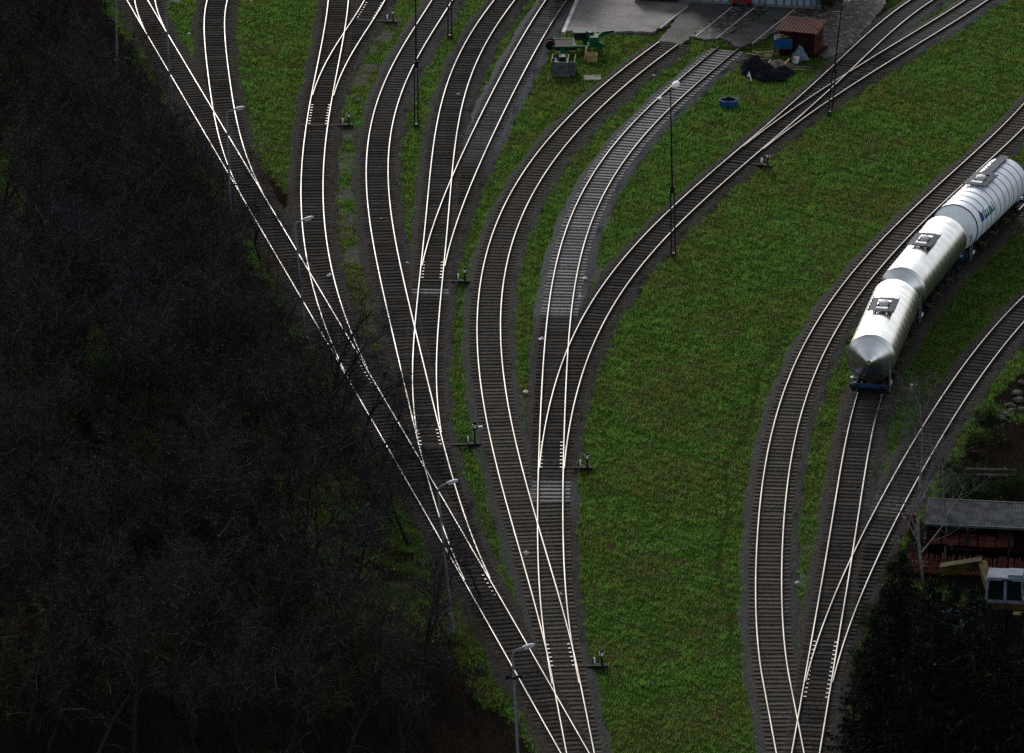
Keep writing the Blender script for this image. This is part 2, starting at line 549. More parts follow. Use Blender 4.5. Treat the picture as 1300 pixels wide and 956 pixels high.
track('G', [(539.6, 329), (543.7, 301.6), (552, 274), (563, 247), (577.7, 220), (601, 174), (628.5, 114), (650, 73), (679, 23), (688, 8)],
      [(567, 318), (573.6, 291), (584.5, 263.5), (599.5, 233.6), (626, 174), (650, 117), (674.7, 65), (702, 26), (710, 15)], 'F', 366, 4,
      label='grey stone ballasted branch track leading to the dark wagon', tone=[(-60, 0.95), (185, 0.85), (222, 0.14), (400, 0.1)])
track('H', [(837.6, 53), (799.6, 83), (759, 114), (712.5, 160), (677, 201), (647, 252.6), (629, 291), (617, 331.5), (609, 369.6), (605.5, 410), (606.6, 460), (615, 514), (629, 580), (644, 637), (654, 684), (672.7, 746), (689, 805), (702, 867)],
      [(861, 56), (813, 94), (772, 128), (729, 171), (695, 212), (672.7, 255), (655, 296), (643, 337), (636, 380), (634.6, 410), (636.5, 460), (644, 509), (659, 577), (676.5, 645), (685, 676), (702, 729.6), (718.5, 791.5), (737, 867)], deg=6,
      label='brown sleepered track curving from the concrete apron to the foreground', tone=0.25, sleeper='brown_concrete')
track('I', [(914, 58.5), (851, 111.5), (835, 125), (791, 174), (757, 220), (736.6, 252.6), (717.6, 293), (704, 334), (697, 378), (693.6, 424), (692, 460), (690, 528), (686, 590.5), (682.7, 650), (682, 697), (683, 743), (686, 786), (690.5, 818)],
      [(938, 62.5), (867.5, 117), (824, 163), (789, 215), (758, 269), (739, 310), (728.4, 350.5), (724, 383), (723, 432), (720.5, 460), (718.6, 528), (716, 590.5), (714, 650), (714.4, 697), (716, 754), (721, 802), (728, 834.6)], 'H', 868, 6,
      label='track with pale concrete sleepers curving from the cobbled yard', tone=[(-60, 0.55), (250, 0.75), (392, 0.75), (426, 0.14), (560, 0.15), (620, 0.45), (650, 0.4), (670, 0.15), (900, 0.12)], sleeper='pale_concrete', pale_to=402)
track('J', [(1154, 0), (1099.6, 46), (1057.5, 84.3), (985, 147), (950, 178), (900, 223), (859.4, 258), (812.7, 304), (772, 353), (744.7, 394), (723, 437.5), (709, 478), (702, 498), (694, 528), (690, 563)],
      [(1186.6, 0), (1097, 71), (1056, 109), (1029, 139), (991, 170), (950, 204), (916.5, 234), (888, 258), (850, 299), (821, 329), (791, 367), (764, 413), (750, 446), (739, 478), (735, 492.6), (725.4, 528), (721, 555)], 'I', 606, 6,
      label='long dark track sweeping from the upper right into the pale track', tone=[(-60, 0.75), (70, 0.7), (84, 0.12), (900, 0.12)])
track('Jz', [(1004.4, 141.4), (1057.4, 104.7), (1086, 84.3), (1151, 46), (1226, 0)],
      [(1001.7, 163), (1053, 126.5), (1129.5, 79), (1186.6, 43.5), (1253, 0)], 'J', 215, 4,
      label='branch track diverging to the far upper right by the green slope', tone=[(-60, 0.75), (62, 0.65), (78, 0.15), (900, 0.12)])
track('K', [(1300, 133), (1222, 206.7), (1167.6, 258), (1140, 285), (1086, 342.4), (1050.6, 386), (1023.4, 432), (1003, 479.7), (991, 518), (976, 572), (966, 616), (961, 678), (959.5, 742), (962, 797), (968.5, 866)],
      [(1300, 160.5), (1235.5, 223), (1196, 258), (1181, 277), (1127, 329), (1086, 378), (1059, 421), (1034, 479.7), (1021, 520.6), (1006, 578), (997.6, 624), (993, 678), (992, 742), (996, 797), (1002.5, 866)], deg=6,
      label='brown sleepered track between the wide lawn and the tank wagons', tone=0.22, sleeper='brown_concrete')
track('L', [(1083, 520.6), (1072, 567), (1061.5, 632), (1054, 678), (1049, 701.6), (1037, 772), (1023, 862), (1120, 433), (1146, 390), (1230, 301), (1284, 245)],
      [(1113, 523), (1102, 583), (1091, 643), (1087, 678), (1083, 701.6), (1072, 769.6), (1054.7, 866), (1148, 433), (1174, 390), (1258, 301), (1312, 245)], deg=6,
      label='dark track carrying the three tank wagons', tone=0.12)
track('M', [(1300, 375), (1260, 420), (1222, 463.5), (1186.6, 515), (1154, 569.6), (1127, 621), (1102, 666), (1086, 696), (1064, 745), (1045, 786), (1034, 816), (1026, 862)],
      [(1291, 420), (1249, 472), (1211, 529), (1181, 580), (1154, 627), (1129.5, 680), (1110.5, 718), (1088.7, 767), (1069.7, 821), (1057, 866)], 'L', 885, 5,
      label='track curving along the scrap yard at the right edge', tone=[(-60, 0.1), (600, 0.12), (640, 0.3), (660, 0.12), (900, 0.1)])

YTOP, YBOT = YofPix(-26), YofPix(985)
for k, t in T.items():
    P, W = [], []
    for side, s in ((t['L'], 1), (t['R'], -1)):
        pts = [G(px, py, RZ) for px, py in side]
        pts.sort(key=lambda p: p.y)
        ys = np.array([p.y for p in pts])
        xs = np.array([p.x for p in pts])
        sl = np.gradient(xs, ys) if len(xs) > 2 else np.full(len(xs), (xs[-1] - xs[0]) / (ys[-1] - ys[0]))
        sl = np.convolve(np.pad(sl, 1, mode='edge'), [0.25, 0.5, 0.25], 'valid')
        for x, y, q in zip(xs, ys, sl):
            P.append((y, x + s * HG * math.sqrt(1 + q * q)))
            W.append(1.0)
    if t['main']:
        mt = T[t['main']]
        yj = YofPix(t['yj'], RZ)
        t['Yj'] = yj
        for d in np.linspace(0, 6, 7):
            P.append((yj - d, float(np.interp(yj - d, mt['Y'], mt['X']))))
            W.append(6.0)
    P = np.array(P)
    W = np.array(W)
    c0, h = (P[:, 0].min() + P[:, 0].max()) / 2, (P[:, 0].max() - P[:, 0].min()) / 2
    co = np.polynomial.polynomial.polyfit((P[:, 0] - c0) / h, P[:, 1], t['deg'], w=np.sqrt(W))
    f = lambda y: np.polynomial.polynomial.polyval((y - c0) / h, co)
    res = f(P[:, 0]) - P[:, 1]
    print('track', k, 'residual px rms %.2f max %.2f' % (20 * np.sqrt((res ** 2).mean()), 20 * np.abs(res).max()))
    ylo = t['Yj'] if t['main'] else YBOT
    lo, hi = max(P[:, 0].min(), ylo), P[:, 0].max()
    if k in ('H', 'I'):
        top = hi
    else:
        top = YTOP if k not in ('K', 'L', 'M') else hi + 14
    Y = np.arange(ylo, top, 0.5)
    X = np.where(Y > hi, f(hi) + (Y - hi) * (f(hi) - f(hi - 0.5)) / 0.5, f(np.minimum(Y, hi)))
    X = np.where(Y < lo, f(lo) + (Y - lo) * (f(lo + 0.5) - f(lo)) / 0.5, X)
    t['Y'], t['X'] = Y, X

KEYS = list(T)
ZOFF = {k: 0.0025 * (len(KEYS) - i) for i, k in enumerate(KEYS)}
# mains lie highest so their rails and sleepers stay clean at the turnouts
for n, k in enumerate(['A', 'H', 'L', 'K', 'C', 'E', 'I', 'F', 'J', 'D', 'G', 'B', 'Jz', 'M', 'Bz']):
    ZOFF[k] = 0.004 * (16 - n)


def frame(k, y):
    """centre, unit tangent and unit right-hand normal of track k at y"""
    t = T[k]
    x = float(np.interp(y, t['Y'], t['X']))
    q = (float(np.interp(y + 0.5, t['Y'], t['X'])) - float(np.interp(y - 0.5, t['Y'], t['X']))) / (min(y + 0.5, t['Y'][-1]) - max(y - 0.5, t['Y'][0]))
    d = Vector((q, 1, 0)).normalized()
    return Vector((x, y, 0)), d, Vector((d.y, -d.x, 0))


def lateral(k, x, y):
    """signed sideways distance from track k (arrays)"""
    t = T[k]
    X = np.interp(y, t['Y'], t['X'])
    q = np.interp(y, t['Y'], np.gradient(t['X'], t['Y']))
    out = (x - X) / np.sqrt(1 + q * q)
    return np.where((y < t['Y'][0] - 1) | (y > t['Y'][-1] + 1), 1e3, out)


def arc_ys(k, step, start=0.0):
    t = T[k]
    s = np.concatenate([[0], np.cumsum(np.hypot(np.diff(t['X']), np.diff(t['Y'])))])
    return np.interp(np.arange(start, s[-1], step), s, t['Y'])


def tone_of(t, py):
    v = t['tone']
    if not isinstance(v, list):
        return v
    return float(np.interp(py, [a for a, _ in v], [b for _, b in v]))


RAIL_PROF = [(-0.036, 0.128), (-0.036, 0.164), (-0.028, 0.170), (-0.010, 0.172), (0.010, 0.172), (0.028, 0.170), (0.036, 0.164), (0.036, 0.128), (0.010, 0.115), (0.010, 0.028), (0.07, 0.014), (0.07, 0.0), (-0.07, 0.0), (-0.07, 0.014), (-0.010, 0.028), (-0.010, 0.115)]


def rail_mesh(path, z, mats):
    mb = MB()
    n = len(RAIL_PROF)
    vs = []
    for c, r in path:
        for a, h in RAIL_PROF:
            p = c + r * a
            vs.append((p.x, p.y, z + h))
    mb.v = vs
    for i in range(len(path) - 1):
        for j in range(n):
            mb.f.append((i * n + j, i * n + (j + 1) % n, (i + 1) * n + (j + 1) % n, (i + 1) * n + j))
            mb.m.append(0 if 1 <= j <= 5 else 1)
    mb.f.append(tuple(range(n)))
    mb.m.append(1)
    mb.f.append(tuple((len(path) - 1) * n + j for j in range(n - 1, -1, -1)))
    mb.m.append(1)
    return mb.mesh('rail', mats)


sl = MB()
sl.box((0, 0, -0.09), (2.5, 0.25, 0.18), None, 0, 0.97)
SLEEPER = {m: sl.mesh('sleeper', [M[m]]) for m in ('timber', 'brown_concrete', 'pale_concrete')}
DULL = {'H': 52, 'I': 60}
for k in KEYS:
    t = T[k]
    zo = ZOFF[k] - 0.03
    mats = [M['rail_head'], M['rust_side']]
    root = thing('railway_track', t['label'], 'railway track', (0, 0, 0), 0, 'railway tracks of the yard')
    t['root'] = root
    # rails, each cut where it would run inside a rail of the main line
    ys = arc_ys(k, 0.75)
    for s in (-1, 1):
        path = []
        for y in ys:
            c, d, r = frame(k, y)
            p = c + r * (s * HG)
            if t['main']:
                lat = float(lateral(t['main'], np.array(p.x), np.array(p.y)))
                if min(abs(lat - HG), abs(lat + HG)) < 0.05 and y < t['Yj'] + 30 and abs(lat - s * HG) < 0.3:
                    continue
            path.append((p, r))
        link('rail', rail_mesh(path, 0.148 + zo + 0.03, mats), root)
    # sleepers
    spots = []
    for y in arc_ys(k, 0.62, 0.3):
        y += random.uniform(-0.045, 0.045)
        c, d, r = frame(k, y)
        length, shift = 2.5, random.uniform(-0.05, 0.05)
        if t['main']:
            sep = abs(float(lateral(t['main'], np.array(c.x), np.array(c.y))))
            if sep < 1.9 and y < t['Yj'] + 40:
                continue
        for kk in KEYS:
            if T[kk]['main'] == k and y > T[kk]['Yj'] + 1:
                cx = float(np.interp(y, T[kk]['Y'], T[kk]['X']))
                sp = (cx - c.x) * d.y
                if abs(sp) < 1.9 and y < T[kk]['Yj'] + 40:
                    length, shift = 2.5 + abs(sp), sp / 2
        c = c + r * shift
        px, py = pix(c.x, c.y, 0.1)
        kind = t.get('sleeper', 'timber')
        if kind == 'pale_concrete' and py > t['pale_to']:
            kind = 'pale_concrete' if 612 < py < 645 else 'timber'
        if k == 'F' and 366 < py < 377:
            kind = 'pale_concrete'
        if k == 'J' and py < 62 or k == 'Jz' and py < 60:
            kind = 'brown_concrete'
        if k == 'M' and 630 < py < 660:
            kind = 'brown_concrete'
        seen = 0 if (-30 < px < 1330 and -12 < py < 970) else 1
        spots.append((seen, -py, c, d, length, kind))
    spots.sort(key=lambda q: (q[0], q[1]))
    rest = MB()
    for i, (seen, _, c, d, length, kind) in enumerate(spots):
        rz = math.atan2(d.y, d.x) - PI / 2 + random.uniform(-0.025, 0.025)
        z = 0.15 + zo + 0.03 + random.uniform(-0.008, 0.0)
        if i < 100:
            o = link('sleeper', SLEEPER[kind], root, (c.x, c.y, z), rz)
            o.scale = (length / 2.5, random.uniform(0.92, 1.08), 1)
        else:
            rest.box((c.x, c.y, z - 0.09), (length, 0.25, 0.18), Matrix.Rotation(rz, 3, 'Z'), ['timber', 'brown_concrete', 'pale_concrete'].index(kind))
    if rest.f:
        o = rest.build('sleeper_row', [M['timber'], M['brown_concrete'], M['pale_concrete']], root)
        o['kind'] = 'stuff'
    # ballast bed
    bb = MB()
    lip = 0.155 if t.get('sleeper', 'timber') == 'timber' else 0.128
    prof = [(-1.9, -0.12), (-1.52, 0.06), (-1.28, lip), (-0.95, lip - 0.012), (-0.55, 0.128), (0, 0.122), (0.55, 0.128), (0.95, lip - 0.012), (1.28, lip), (1.52, 0.06), (1.9, -0.12)]
    tones = []
    yb = arc_ys(k, 0.5)
    for i, y in enumerate(yb):
        c, d, r = frame(k, y)
        for j, (a, h) in enumerate(prof):
            jit = 0.13 * math.sin(y * 0.7 + j * 1.7 + len(k)) + 0.09 * math.sin(y * 1.9 + j * 2.9) + random.uniform(-0.06, 0.06) if abs(a) > 1.5 else 0
            p = c + r * (a + jit)
            px, py = pix(p.x, p.y, 0.1)
            if abs(a) < 1.0 and k in 'GJJz' and tone_of(t, py) > 0.4:
                h = 0.150
            bb.v.append((p.x, p.y, h + ZOFF[k] - 0.03 + random.uniform(-0.012, 0.012)))
            px, py = pix(p.x, p.y, 0.1)
            tones.append(min(1, max(0, tone_of(t, py) - 0.05 + ((0.0 if k not in 'HK' else 0.07) if abs(a) > 1 and k not in 'AB' else (0.04 if k in 'HIK' else -0.05)))))
    n = len(prof)
    for i in range(len(yb) - 1):
        for j in range(n - 1):
            bb.f.append((i * n + j, i * n + j + 1, (i + 1) * n + j + 1, (i + 1) * n + j))
            bb.m.append(0)
    o = bb.build('ballast_path', M['ballast'], None, 180)
    o['kind'] = 'structure'
    o.data.attributes.new('tone', 'FLOAT', 'POINT').data.foreach_set('value', tones)

# ------------------------------------------------------------------ ground sheet
def wob(x, y, s, ph=0.0):
    return (np.sin(x * s + 1.3 * np.sin(y * s * 0.7 + ph)) + np.sin(y * s * 1.3 + 1.7 * np.sin(x * s * 0.9 + ph * 2)) + np.sin((x + y) * s * 2.1 + ph)) / 3


def inpoly(px, py, poly):
    r = np.zeros(px.shape, bool)
    n = len(poly)
    for i in range(n):
        (x1, y1), (x2, y2) = poly[i], poly[(i + 1) % n]
        c = ((y1 > py) != (y2 > py)) & (px < (x2 - x1) * (py - y1) / (y2 - y1 + 1e-9) + x1)
        r ^= c
    return r


GRAVEL = [[(425, 150), (452, 150), (462, 200), (462, 290), (478, 370), (500, 455), (478, 462), (440, 350), (418, 262), (416, 190)],
          [(742, 330), (765, 300), (772, 300), (760, 400), (735, 420)],
          [(470, 20), (520, 20), (500, 40), (470, 100), (452, 130), (440, 120)],
          [(1010, 690), (1028, 690), (1015, 800), (1000, 860), (1000, 780)],
          [(690, 0), (722, 0), (700, 30)]]
SCRUB = [[(1300, 470), (1262, 505), (1230, 560), (1200, 620), (1170, 660), (1120, 740), (1085, 830), (1065, 880), (1050, 990), (1500, 990), (1500, 470)]]


def cover(x, y):
    px, py = pix(x, y, 0.0)
    d = lateral('A', x, y)
    w = wob(x, y, 0.9)
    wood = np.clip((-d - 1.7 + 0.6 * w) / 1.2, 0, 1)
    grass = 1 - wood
    # dim grassy clearings inside the wood and the green bank near the front
    bank = inpoly(px, py, [(575, 770), (600, 760), (640, 830), (660, 900), (610, 900), (575, 830)])
    grass = np.where(bank, 0.75 + 0.3 * w, grass)
    rim = (d > -8.5) & (d < -1.5) & (py > 600) & (py < 815)
    grass = np.where(rim, np.maximum(grass, 0.5 + 0.4 * w), grass)
    for cx, cy, rx, ry in ((185, 590, 22, 45), (15, 260, 22, 90), (130, 440, 18, 30), (430, 515, 22, 30), (60, 760, 16, 18)):
        e = ((px - cx) / rx) ** 2 + ((py - cy) / ry) ** 2
        grass = np.maximum(grass, np.clip(1.6 - e, 0, 0.85))
    # bare strip where the tracks A, B and C run together
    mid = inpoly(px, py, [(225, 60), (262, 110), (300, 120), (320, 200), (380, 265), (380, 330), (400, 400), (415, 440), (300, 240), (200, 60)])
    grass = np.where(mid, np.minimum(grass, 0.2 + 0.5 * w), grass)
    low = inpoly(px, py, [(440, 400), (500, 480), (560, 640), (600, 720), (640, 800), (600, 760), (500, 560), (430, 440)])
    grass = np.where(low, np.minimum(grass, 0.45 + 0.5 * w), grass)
    grav = np.zeros_like(grass)
    for p in GRAVEL:
        grav = np.where(inpoly(px, py, p), 0.62 + 0.45 * wob(x, y, 0.7, 2), grav)
    for p in SCRUB:
        ins = inpoly(px, py, p)
        grass = np.where(ins, np.clip(0.15 + 0.5 * wob(x, y, 0.5, 1), 0, 1), grass)
    return np.clip(grass, 0, 1), np.clip(grav, 0, 1)


far = [45, 60, 90, 150, 300, 700, 1600, 4000]
gx = np.concatenate([[-a for a in reversed(far)], np.arange(-44, 44.1, 0.5), far])
gy = np.concatenate([[-7000, -2500, -900, -400, -200, -110, -80], np.arange(-68, 96.1, 0.5), [110, 140, 200, 350, 700, 1600, 4000, 9000]])
XX, YY = np.meshgrid(gx, gy)
ZZ = 0.02 * wob(XX, YY, 1.1) * (np.abs(XX) < 60)
me = bpy.data.meshes.new('ground')
nx, ny = len(gx), len(gy)
vv = np.stack([XX, YY, ZZ - 0.04], -1).reshape(-1, 3)
i, j = np.meshgrid(np.arange(nx - 1), np.arange(ny - 1))
a = (j * nx + i).ravel()
ff = np.stack([a, a + 1, a + 1 + nx, a + nx], 1)
me.from_pydata(vv.tolist(), [], ff.tolist())
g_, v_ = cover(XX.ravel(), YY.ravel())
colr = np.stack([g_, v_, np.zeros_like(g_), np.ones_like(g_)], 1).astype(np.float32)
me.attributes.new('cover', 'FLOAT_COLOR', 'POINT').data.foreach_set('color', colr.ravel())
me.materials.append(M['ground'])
me.polygons.foreach_set('use_smooth', [True] * len(me.polygons))
o = link('ground', me)
o['kind'] = 'structure'


# ------------------------------------------------------------------ grass blades
def blades(n, xr, yr, keep, hgt, wid, per=4, spread=0.09):
    x = RNG.uniform(*xr, n)
    y = RNG.uniform(*yr, n)
    k = keep(x, y)
    x, y = x[k], y[k]
    n = len(x)
    x = np.repeat(x, per) + RNG.normal(0, spread, n * per)
    y = np.repeat(y, per) + RNG.normal(0, spread, n * per)
    cl = np.clip(wob(x, y, 2.1, 3) + 0.7 * wob(x, y, 5.3, 1), -1.2, 1.2)
    h = hgt * RNG.uniform(0.55, 1.3, n * per) * (1 + 0.62 * cl) * (1 + 0.25 * wob(x, y, 0.5, 2))
    a = RNG.uniform(0, 2 * PI, n * per)
    w = wid * RNG.uniform(0.6, 1.4, n * per)
    lx, ly = RNG.normal(0, 0.45, n * per) * h, RNG.normal(0, 0.45, n * per) * h
    z0 = np.full_like(x, -0.06)
    v = np.empty((n * per, 3, 3), np.float32)
    v[:, 0] = np.stack([x - w * np.cos(a), y - w * np.sin(a), z0], 1)
    v[:, 1] = np.stack([x + w * np.cos(a), y + w * np.sin(a), z0], 1)
    v[:, 2] = np.stack([x + lx, y + ly, z0 + 0.06 + h], 1)
    return v


def tri_mesh(name, v, mat):
    n = len(v)
    me = bpy.data.meshes.new(name)
    me.vertices.add(n * 3)
    me.vertices.foreach_set('co', v.reshape(-1))
    me.loops.add(n * 3)
    me.loops.foreach_set('vertex_index', np.arange(n * 3, dtype=np.int32))
    me.polygons.add(n)
    me.polygons.foreach_set('loop_start', np.arange(0, n * 3, 3, dtype=np.int32))
    me.polygons.foreach_set('loop_total', np.full(n, 3, np.int32))
    me.materials.append(mat)
    me.update()
    me.validate()
    return me


APRON = [(716, 40), (744, -30), (905, -30), (868, 12), (836, 46)]
COBBLE = [[(878, 46), (838, 47), (905, -5), (990, -5), (915, 48)], [(1010, 40), (1062, 8), (1170, -10), (1130, 20), (1078, 70), (1050, 72)]]


def grass_keep(x, y):
    g, v = cover(x, y)
    px, py = pix(x, y, 0)
    dm = np.full(x.shape, 1e3)
    for k in KEYS:
        extra = {'K': 0.15, 'H': 0.12, 'B': -0.3, 'I': 0.3}.get(k, 0.0)
        dm = np.minimum(dm, np.abs(lateral(k, x, y)) - extra)
    pth = np.array([(990, 430), (952, 520), (926, 600), (915, 690), (919, 760), (930, 840)], float)
    pcx = np.interp(py, pth[:, 1], pth[:, 0]) + 5 * np.sin(py * 0.05)
    worn = (py > 430) & (py < 840) & (np.abs(px - pcx) < 4.0)
    g = np.where(worn, 0.2, g)
    edge = 1.14 + 0.26 * wob(x, y, 1.3, 4) + np.where(np.abs(lateral('G', x, y)) < 2.2, 0.35, 0)
    p = np.clip((dm - edge) / 0.3, 0, 1) * np.clip(g * 1.35 - 0.2, 0, 1) * np.clip(1.25 - 1.3 * v, 0, 1)
    p = np.where((dm > 0.3) & (dm < 1.5), np.maximum(p, 0.05 * (wob(x, y, 0.35, 5) > 0.25)), p)
    bgrass = (np.abs(lateral('B', x, y)) < 1.6) & (py < 110)
    p = np.where(bgrass, 0.5, p)
    p = np.where(inpoly(px, py, APRON), 0.012 * (wob(x, y, 0.8, 2) > 0.2), p)
    for c in COBBLE:
        p = np.where(inpoly(px, py, c), 0.06 + 0.5 * (wob(x, y, 0.6, 4) > 0.45), p)
    vis = (px > -40) & (px < 1340) & (py > -30) & (py < 985)
    return vis & (RNG.random(x.shape) < p)


v = blades(330000, (-42, 42), (-62, 88), grass_keep, 0.15, 0.018, 4)
o = link('grass', tri_mesh('grass', v, M['grass']))
tag(o, 'short rough grass between the tracks', 'grass', None, 'stuff')


def wood_keep(x, y):
    d = lateral('A', x, y)
    px, py = pix(x, y, 0)
    s = np.zeros(x.shape, bool)
    for p in SCRUB:
        s |= inpoly(px, py, p) & (px < 1400)
    lit = (d > -8.5) & (py > 600) & (py < 815)
    return (d < -2.3) & (d > -36) & (px > -60) & (~lit | (RNG.random(x.shape) < 0.2)) | s & (RNG.random(x.shape) < 0.6)


v = blades(90000, (-42, 42), (-66, 88), wood_keep, 0.42, 0.012, 3, 0.2)
o = link('undergrowth', tri_mesh('undergrowth', v, M['bramble']))
tag(o, 'dark brambles and dead leaves under the trees', 'undergrowth', None, 'stuff')


def weed_keep(x, y):
    px, py = pix(x, y, 0)
    k = np.zeros(x.shape, bool)
    for cx, cy, rx, ry in ((418, 232, 14, 5), (424, 240, 10, 4), (430, 276, 16, 3), (436, 292, 18, 4), (473, 296, 6, 3), (466, 398, 6, 9), (1023, 648, 3, 8), (585, 722, 10, 6), (742, 838, 6, 4), (575, 830, 10, 12), (452, 384, 14, 30), (455, 370, 16, 26)):
        k |= ((px - cx) / rx) ** 2 + ((py - cy) / ry) ** 2 < RNG.random(x.shape) * 1.4
    return k


v = blades(200000, (-14, 20), (-55, 45), weed_keep, 0.14, 0.014, 3)
o = link('weeds', tri_mesh('weeds', v, M['weed']))
tag(o, 'yellowing weeds growing in patches in the ballast', 'weeds', None, 'stuff')


# ------------------------------------------------------------------ trees
def bare_tree(seed, H, mat_bark, mat_twig, spread=0.42, limbs=9, twigs=1.0, lean=0.05, first=0.25, gnarl=0.18, droop=0.0, trunk_r=None):
    rnd = random.Random(seed)
    tr, cr = MB(), MB()

    def rv(s):
        return Vector((rnd.gauss(0, s), rnd.gauss(0, s), rnd.gauss(0, s)))

    def grow(p, d, ln, r, lv):
        segs = (7, 5, 4, 2, 2)[lv]
        pts, rr = [p.copy()], [r]
        for i in range(segs):
            d = (d + rv(gnarl * (1, 1, 1.1, 1.2, 1.2)[lv]) + Vector((0, 0, (0.05, 0.10, 0.06, 0.03 - droop, -droop)[lv]))).normalized()
            p = p + d * (ln / segs)
            pts.append(p.copy())
            rr.append(r * (1 - 0.78 * (i + 1) / segs))
        (tr if lv < 2 else cr).tube(pts, rr, (7, 5, 4, 3, 3)[lv], 0, lv == 0)
        if lv >= 4:
            return
        cnt = (limbs, 7, int(7.4 * twigs), int(6.4 * twigs))[lv]
        for i in range(cnt):
            f = first + (1 - first) * (i + rnd.random()) / cnt if lv == 0 else 0.2 + 0.8 * (i + rnd.random()) / cnt
            q = f * segs
            a = min(int(q), segs - 1)
            b = pts[a].lerp(pts[a + 1], q - a)
            t = (pts[a + 1] - pts[a]).normalized()
            o = t.orthogonal().normalized()
            o.rotate(Matrix.Rotation(rnd.uniform(0, 2 * PI), 3, t))
            ang = rnd.uniform(0.55, 1.15) if lv else rnd.uniform(0.7, 1.15) - 0.35 * f
            nd = (t * math.cos(ang) + o * math.sin(ang)).normalized()
            nl = (H * spread * (1.15 - 0.65 * f), ln * 0.52, ln * 0.5, ln * 0.55)[lv] * rnd.uniform(0.7, 1.15)
            nr = max(rr[a] * (0.5, 0.5, 0.5, 0.6)[lv], (0.02, 0.012, 0.008, 0.006)[lv])
            grow(b, nd, nl, nr, lv + 1)

    grow(Vector((0, 0, -0.2)), Vector((rnd.gauss(0, lean), rnd.gauss(0, lean), 1)).normalized(), H * 0.86, trunk_r or H * 0.014 + 0.03, 0)
    return tr.mesh('trunk', [mat_bark], 180), cr.mesh('crown', [mat_twig])


def put_tree(name, label, cat, meshes, loc, rz, group=None, sc=1.0):
    r = thing(name, label, cat, loc, rz, group)
    r.scale = (sc,) * 3
    for n, me in zip(('trunk', 'crown'), meshes):
        link(n, me, r)
    return r


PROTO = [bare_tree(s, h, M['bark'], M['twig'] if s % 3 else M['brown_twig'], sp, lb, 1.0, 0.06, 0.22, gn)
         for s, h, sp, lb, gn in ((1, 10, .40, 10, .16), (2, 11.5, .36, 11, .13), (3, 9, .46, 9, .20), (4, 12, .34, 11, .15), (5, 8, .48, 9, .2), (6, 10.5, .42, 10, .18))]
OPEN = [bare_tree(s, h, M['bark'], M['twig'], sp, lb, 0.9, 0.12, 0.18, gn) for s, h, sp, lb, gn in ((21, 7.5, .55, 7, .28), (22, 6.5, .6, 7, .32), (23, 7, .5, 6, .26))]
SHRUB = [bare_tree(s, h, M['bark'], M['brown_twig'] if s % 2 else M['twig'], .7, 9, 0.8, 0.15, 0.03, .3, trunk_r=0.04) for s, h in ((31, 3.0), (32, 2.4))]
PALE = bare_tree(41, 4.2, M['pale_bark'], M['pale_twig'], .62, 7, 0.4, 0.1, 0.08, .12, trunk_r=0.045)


def ivy_mesh(seed, n, rad_, z0, z1, name='leaf_cover', size=0.09):
    rg = np.random.default_rng(seed)
    cl = rg.normal(0, 1, (26, 3))
    cl /= np.linalg.norm(cl, axis=1)[:, None]
    cl *= rg.uniform(0.35, 1.0, (26, 1))
    c = cl[rg.integers(0, 26, n)] + rg.normal(0, 0.17, (n, 3))
    c = c * np.array([rad_, rad_, (z1 - z0) / 2]) + np.array([0, 0, (z0 + z1) / 2])
    d1 = rg.normal(0, 1, (n, 3))
    d1 /= np.linalg.norm(d1, axis=1)[:, None]
    d2 = np.cross(d1, rg.normal(0, 1, (n, 3)))
    d2 /= np.linalg.norm(d2, axis=1)[:, None]
    s = size * rg.uniform(0.6, 1.3, (n, 1))
    v = np.stack([c - d1 * s, c + d1 * s * 0.4 + d2 * s * 0.6, c + d1 * s * 0.4 - d2 * s * 0.6], 1).astype(np.float32)
    return v


IVY = tri_mesh('crown', ivy_mesh(5, 9000, 1.9, 1.5, 7.5), M['ivy'])
IVYB = tri_mesh('crown', ivy_mesh(6, 6000, 1.5, 0.1, 2.6, size=0.07), M['ivy'])

# wood: a loose grid of trees left of the straight track
spots = []
rg = random.Random(3)
y = -98.0
while y < 92:
    x0 = float(np.interp(y, T['A']['Y'], T['A']['X']))
    off = 4.0 + rg.uniform(0, 1.2)
    while off < 36:
        X, Yq = x0 - off + rg.uniform(-0.7, 0.7), y + rg.uniform(-1.6, 1.6)
        px, py = pix(X, Yq, 0)
        if px > -75:
            spots.append((X, Yq, off))
        off += rg.uniform(2.3, 3.3)
    y += 4.0
print('wood trees', len(spots))
edge = 0
for X, Yq, off in spots:
    px, py = pix(X, Yq, 0)
    g_, _ = cover(np.array([X]), np.array([Yq]))
    if g_[0] > 0.7:
        continue
    if off < 9.0 and 660 < py < 812:
        continue
    if off < 7.0 and (py > 780 or rg.random() < 0.2):
        continue
    if off < 7.6 and not 400 < py < 640:
        me = OPEN[rg.randrange(3)]
        sc = rg.uniform(0.6, 0.95)
    else:
        me = PROTO[rg.randrange(6)]
        sc = rg.uniform(0.75, 1.05)
    put_tree('bare_tree', 'bare dark tree among many in the gloomy wood left of the tracks', 'tree', me, (X, Yq, 0), rg.uniform(0, 6.28), 'bare trees of the wood', sc)

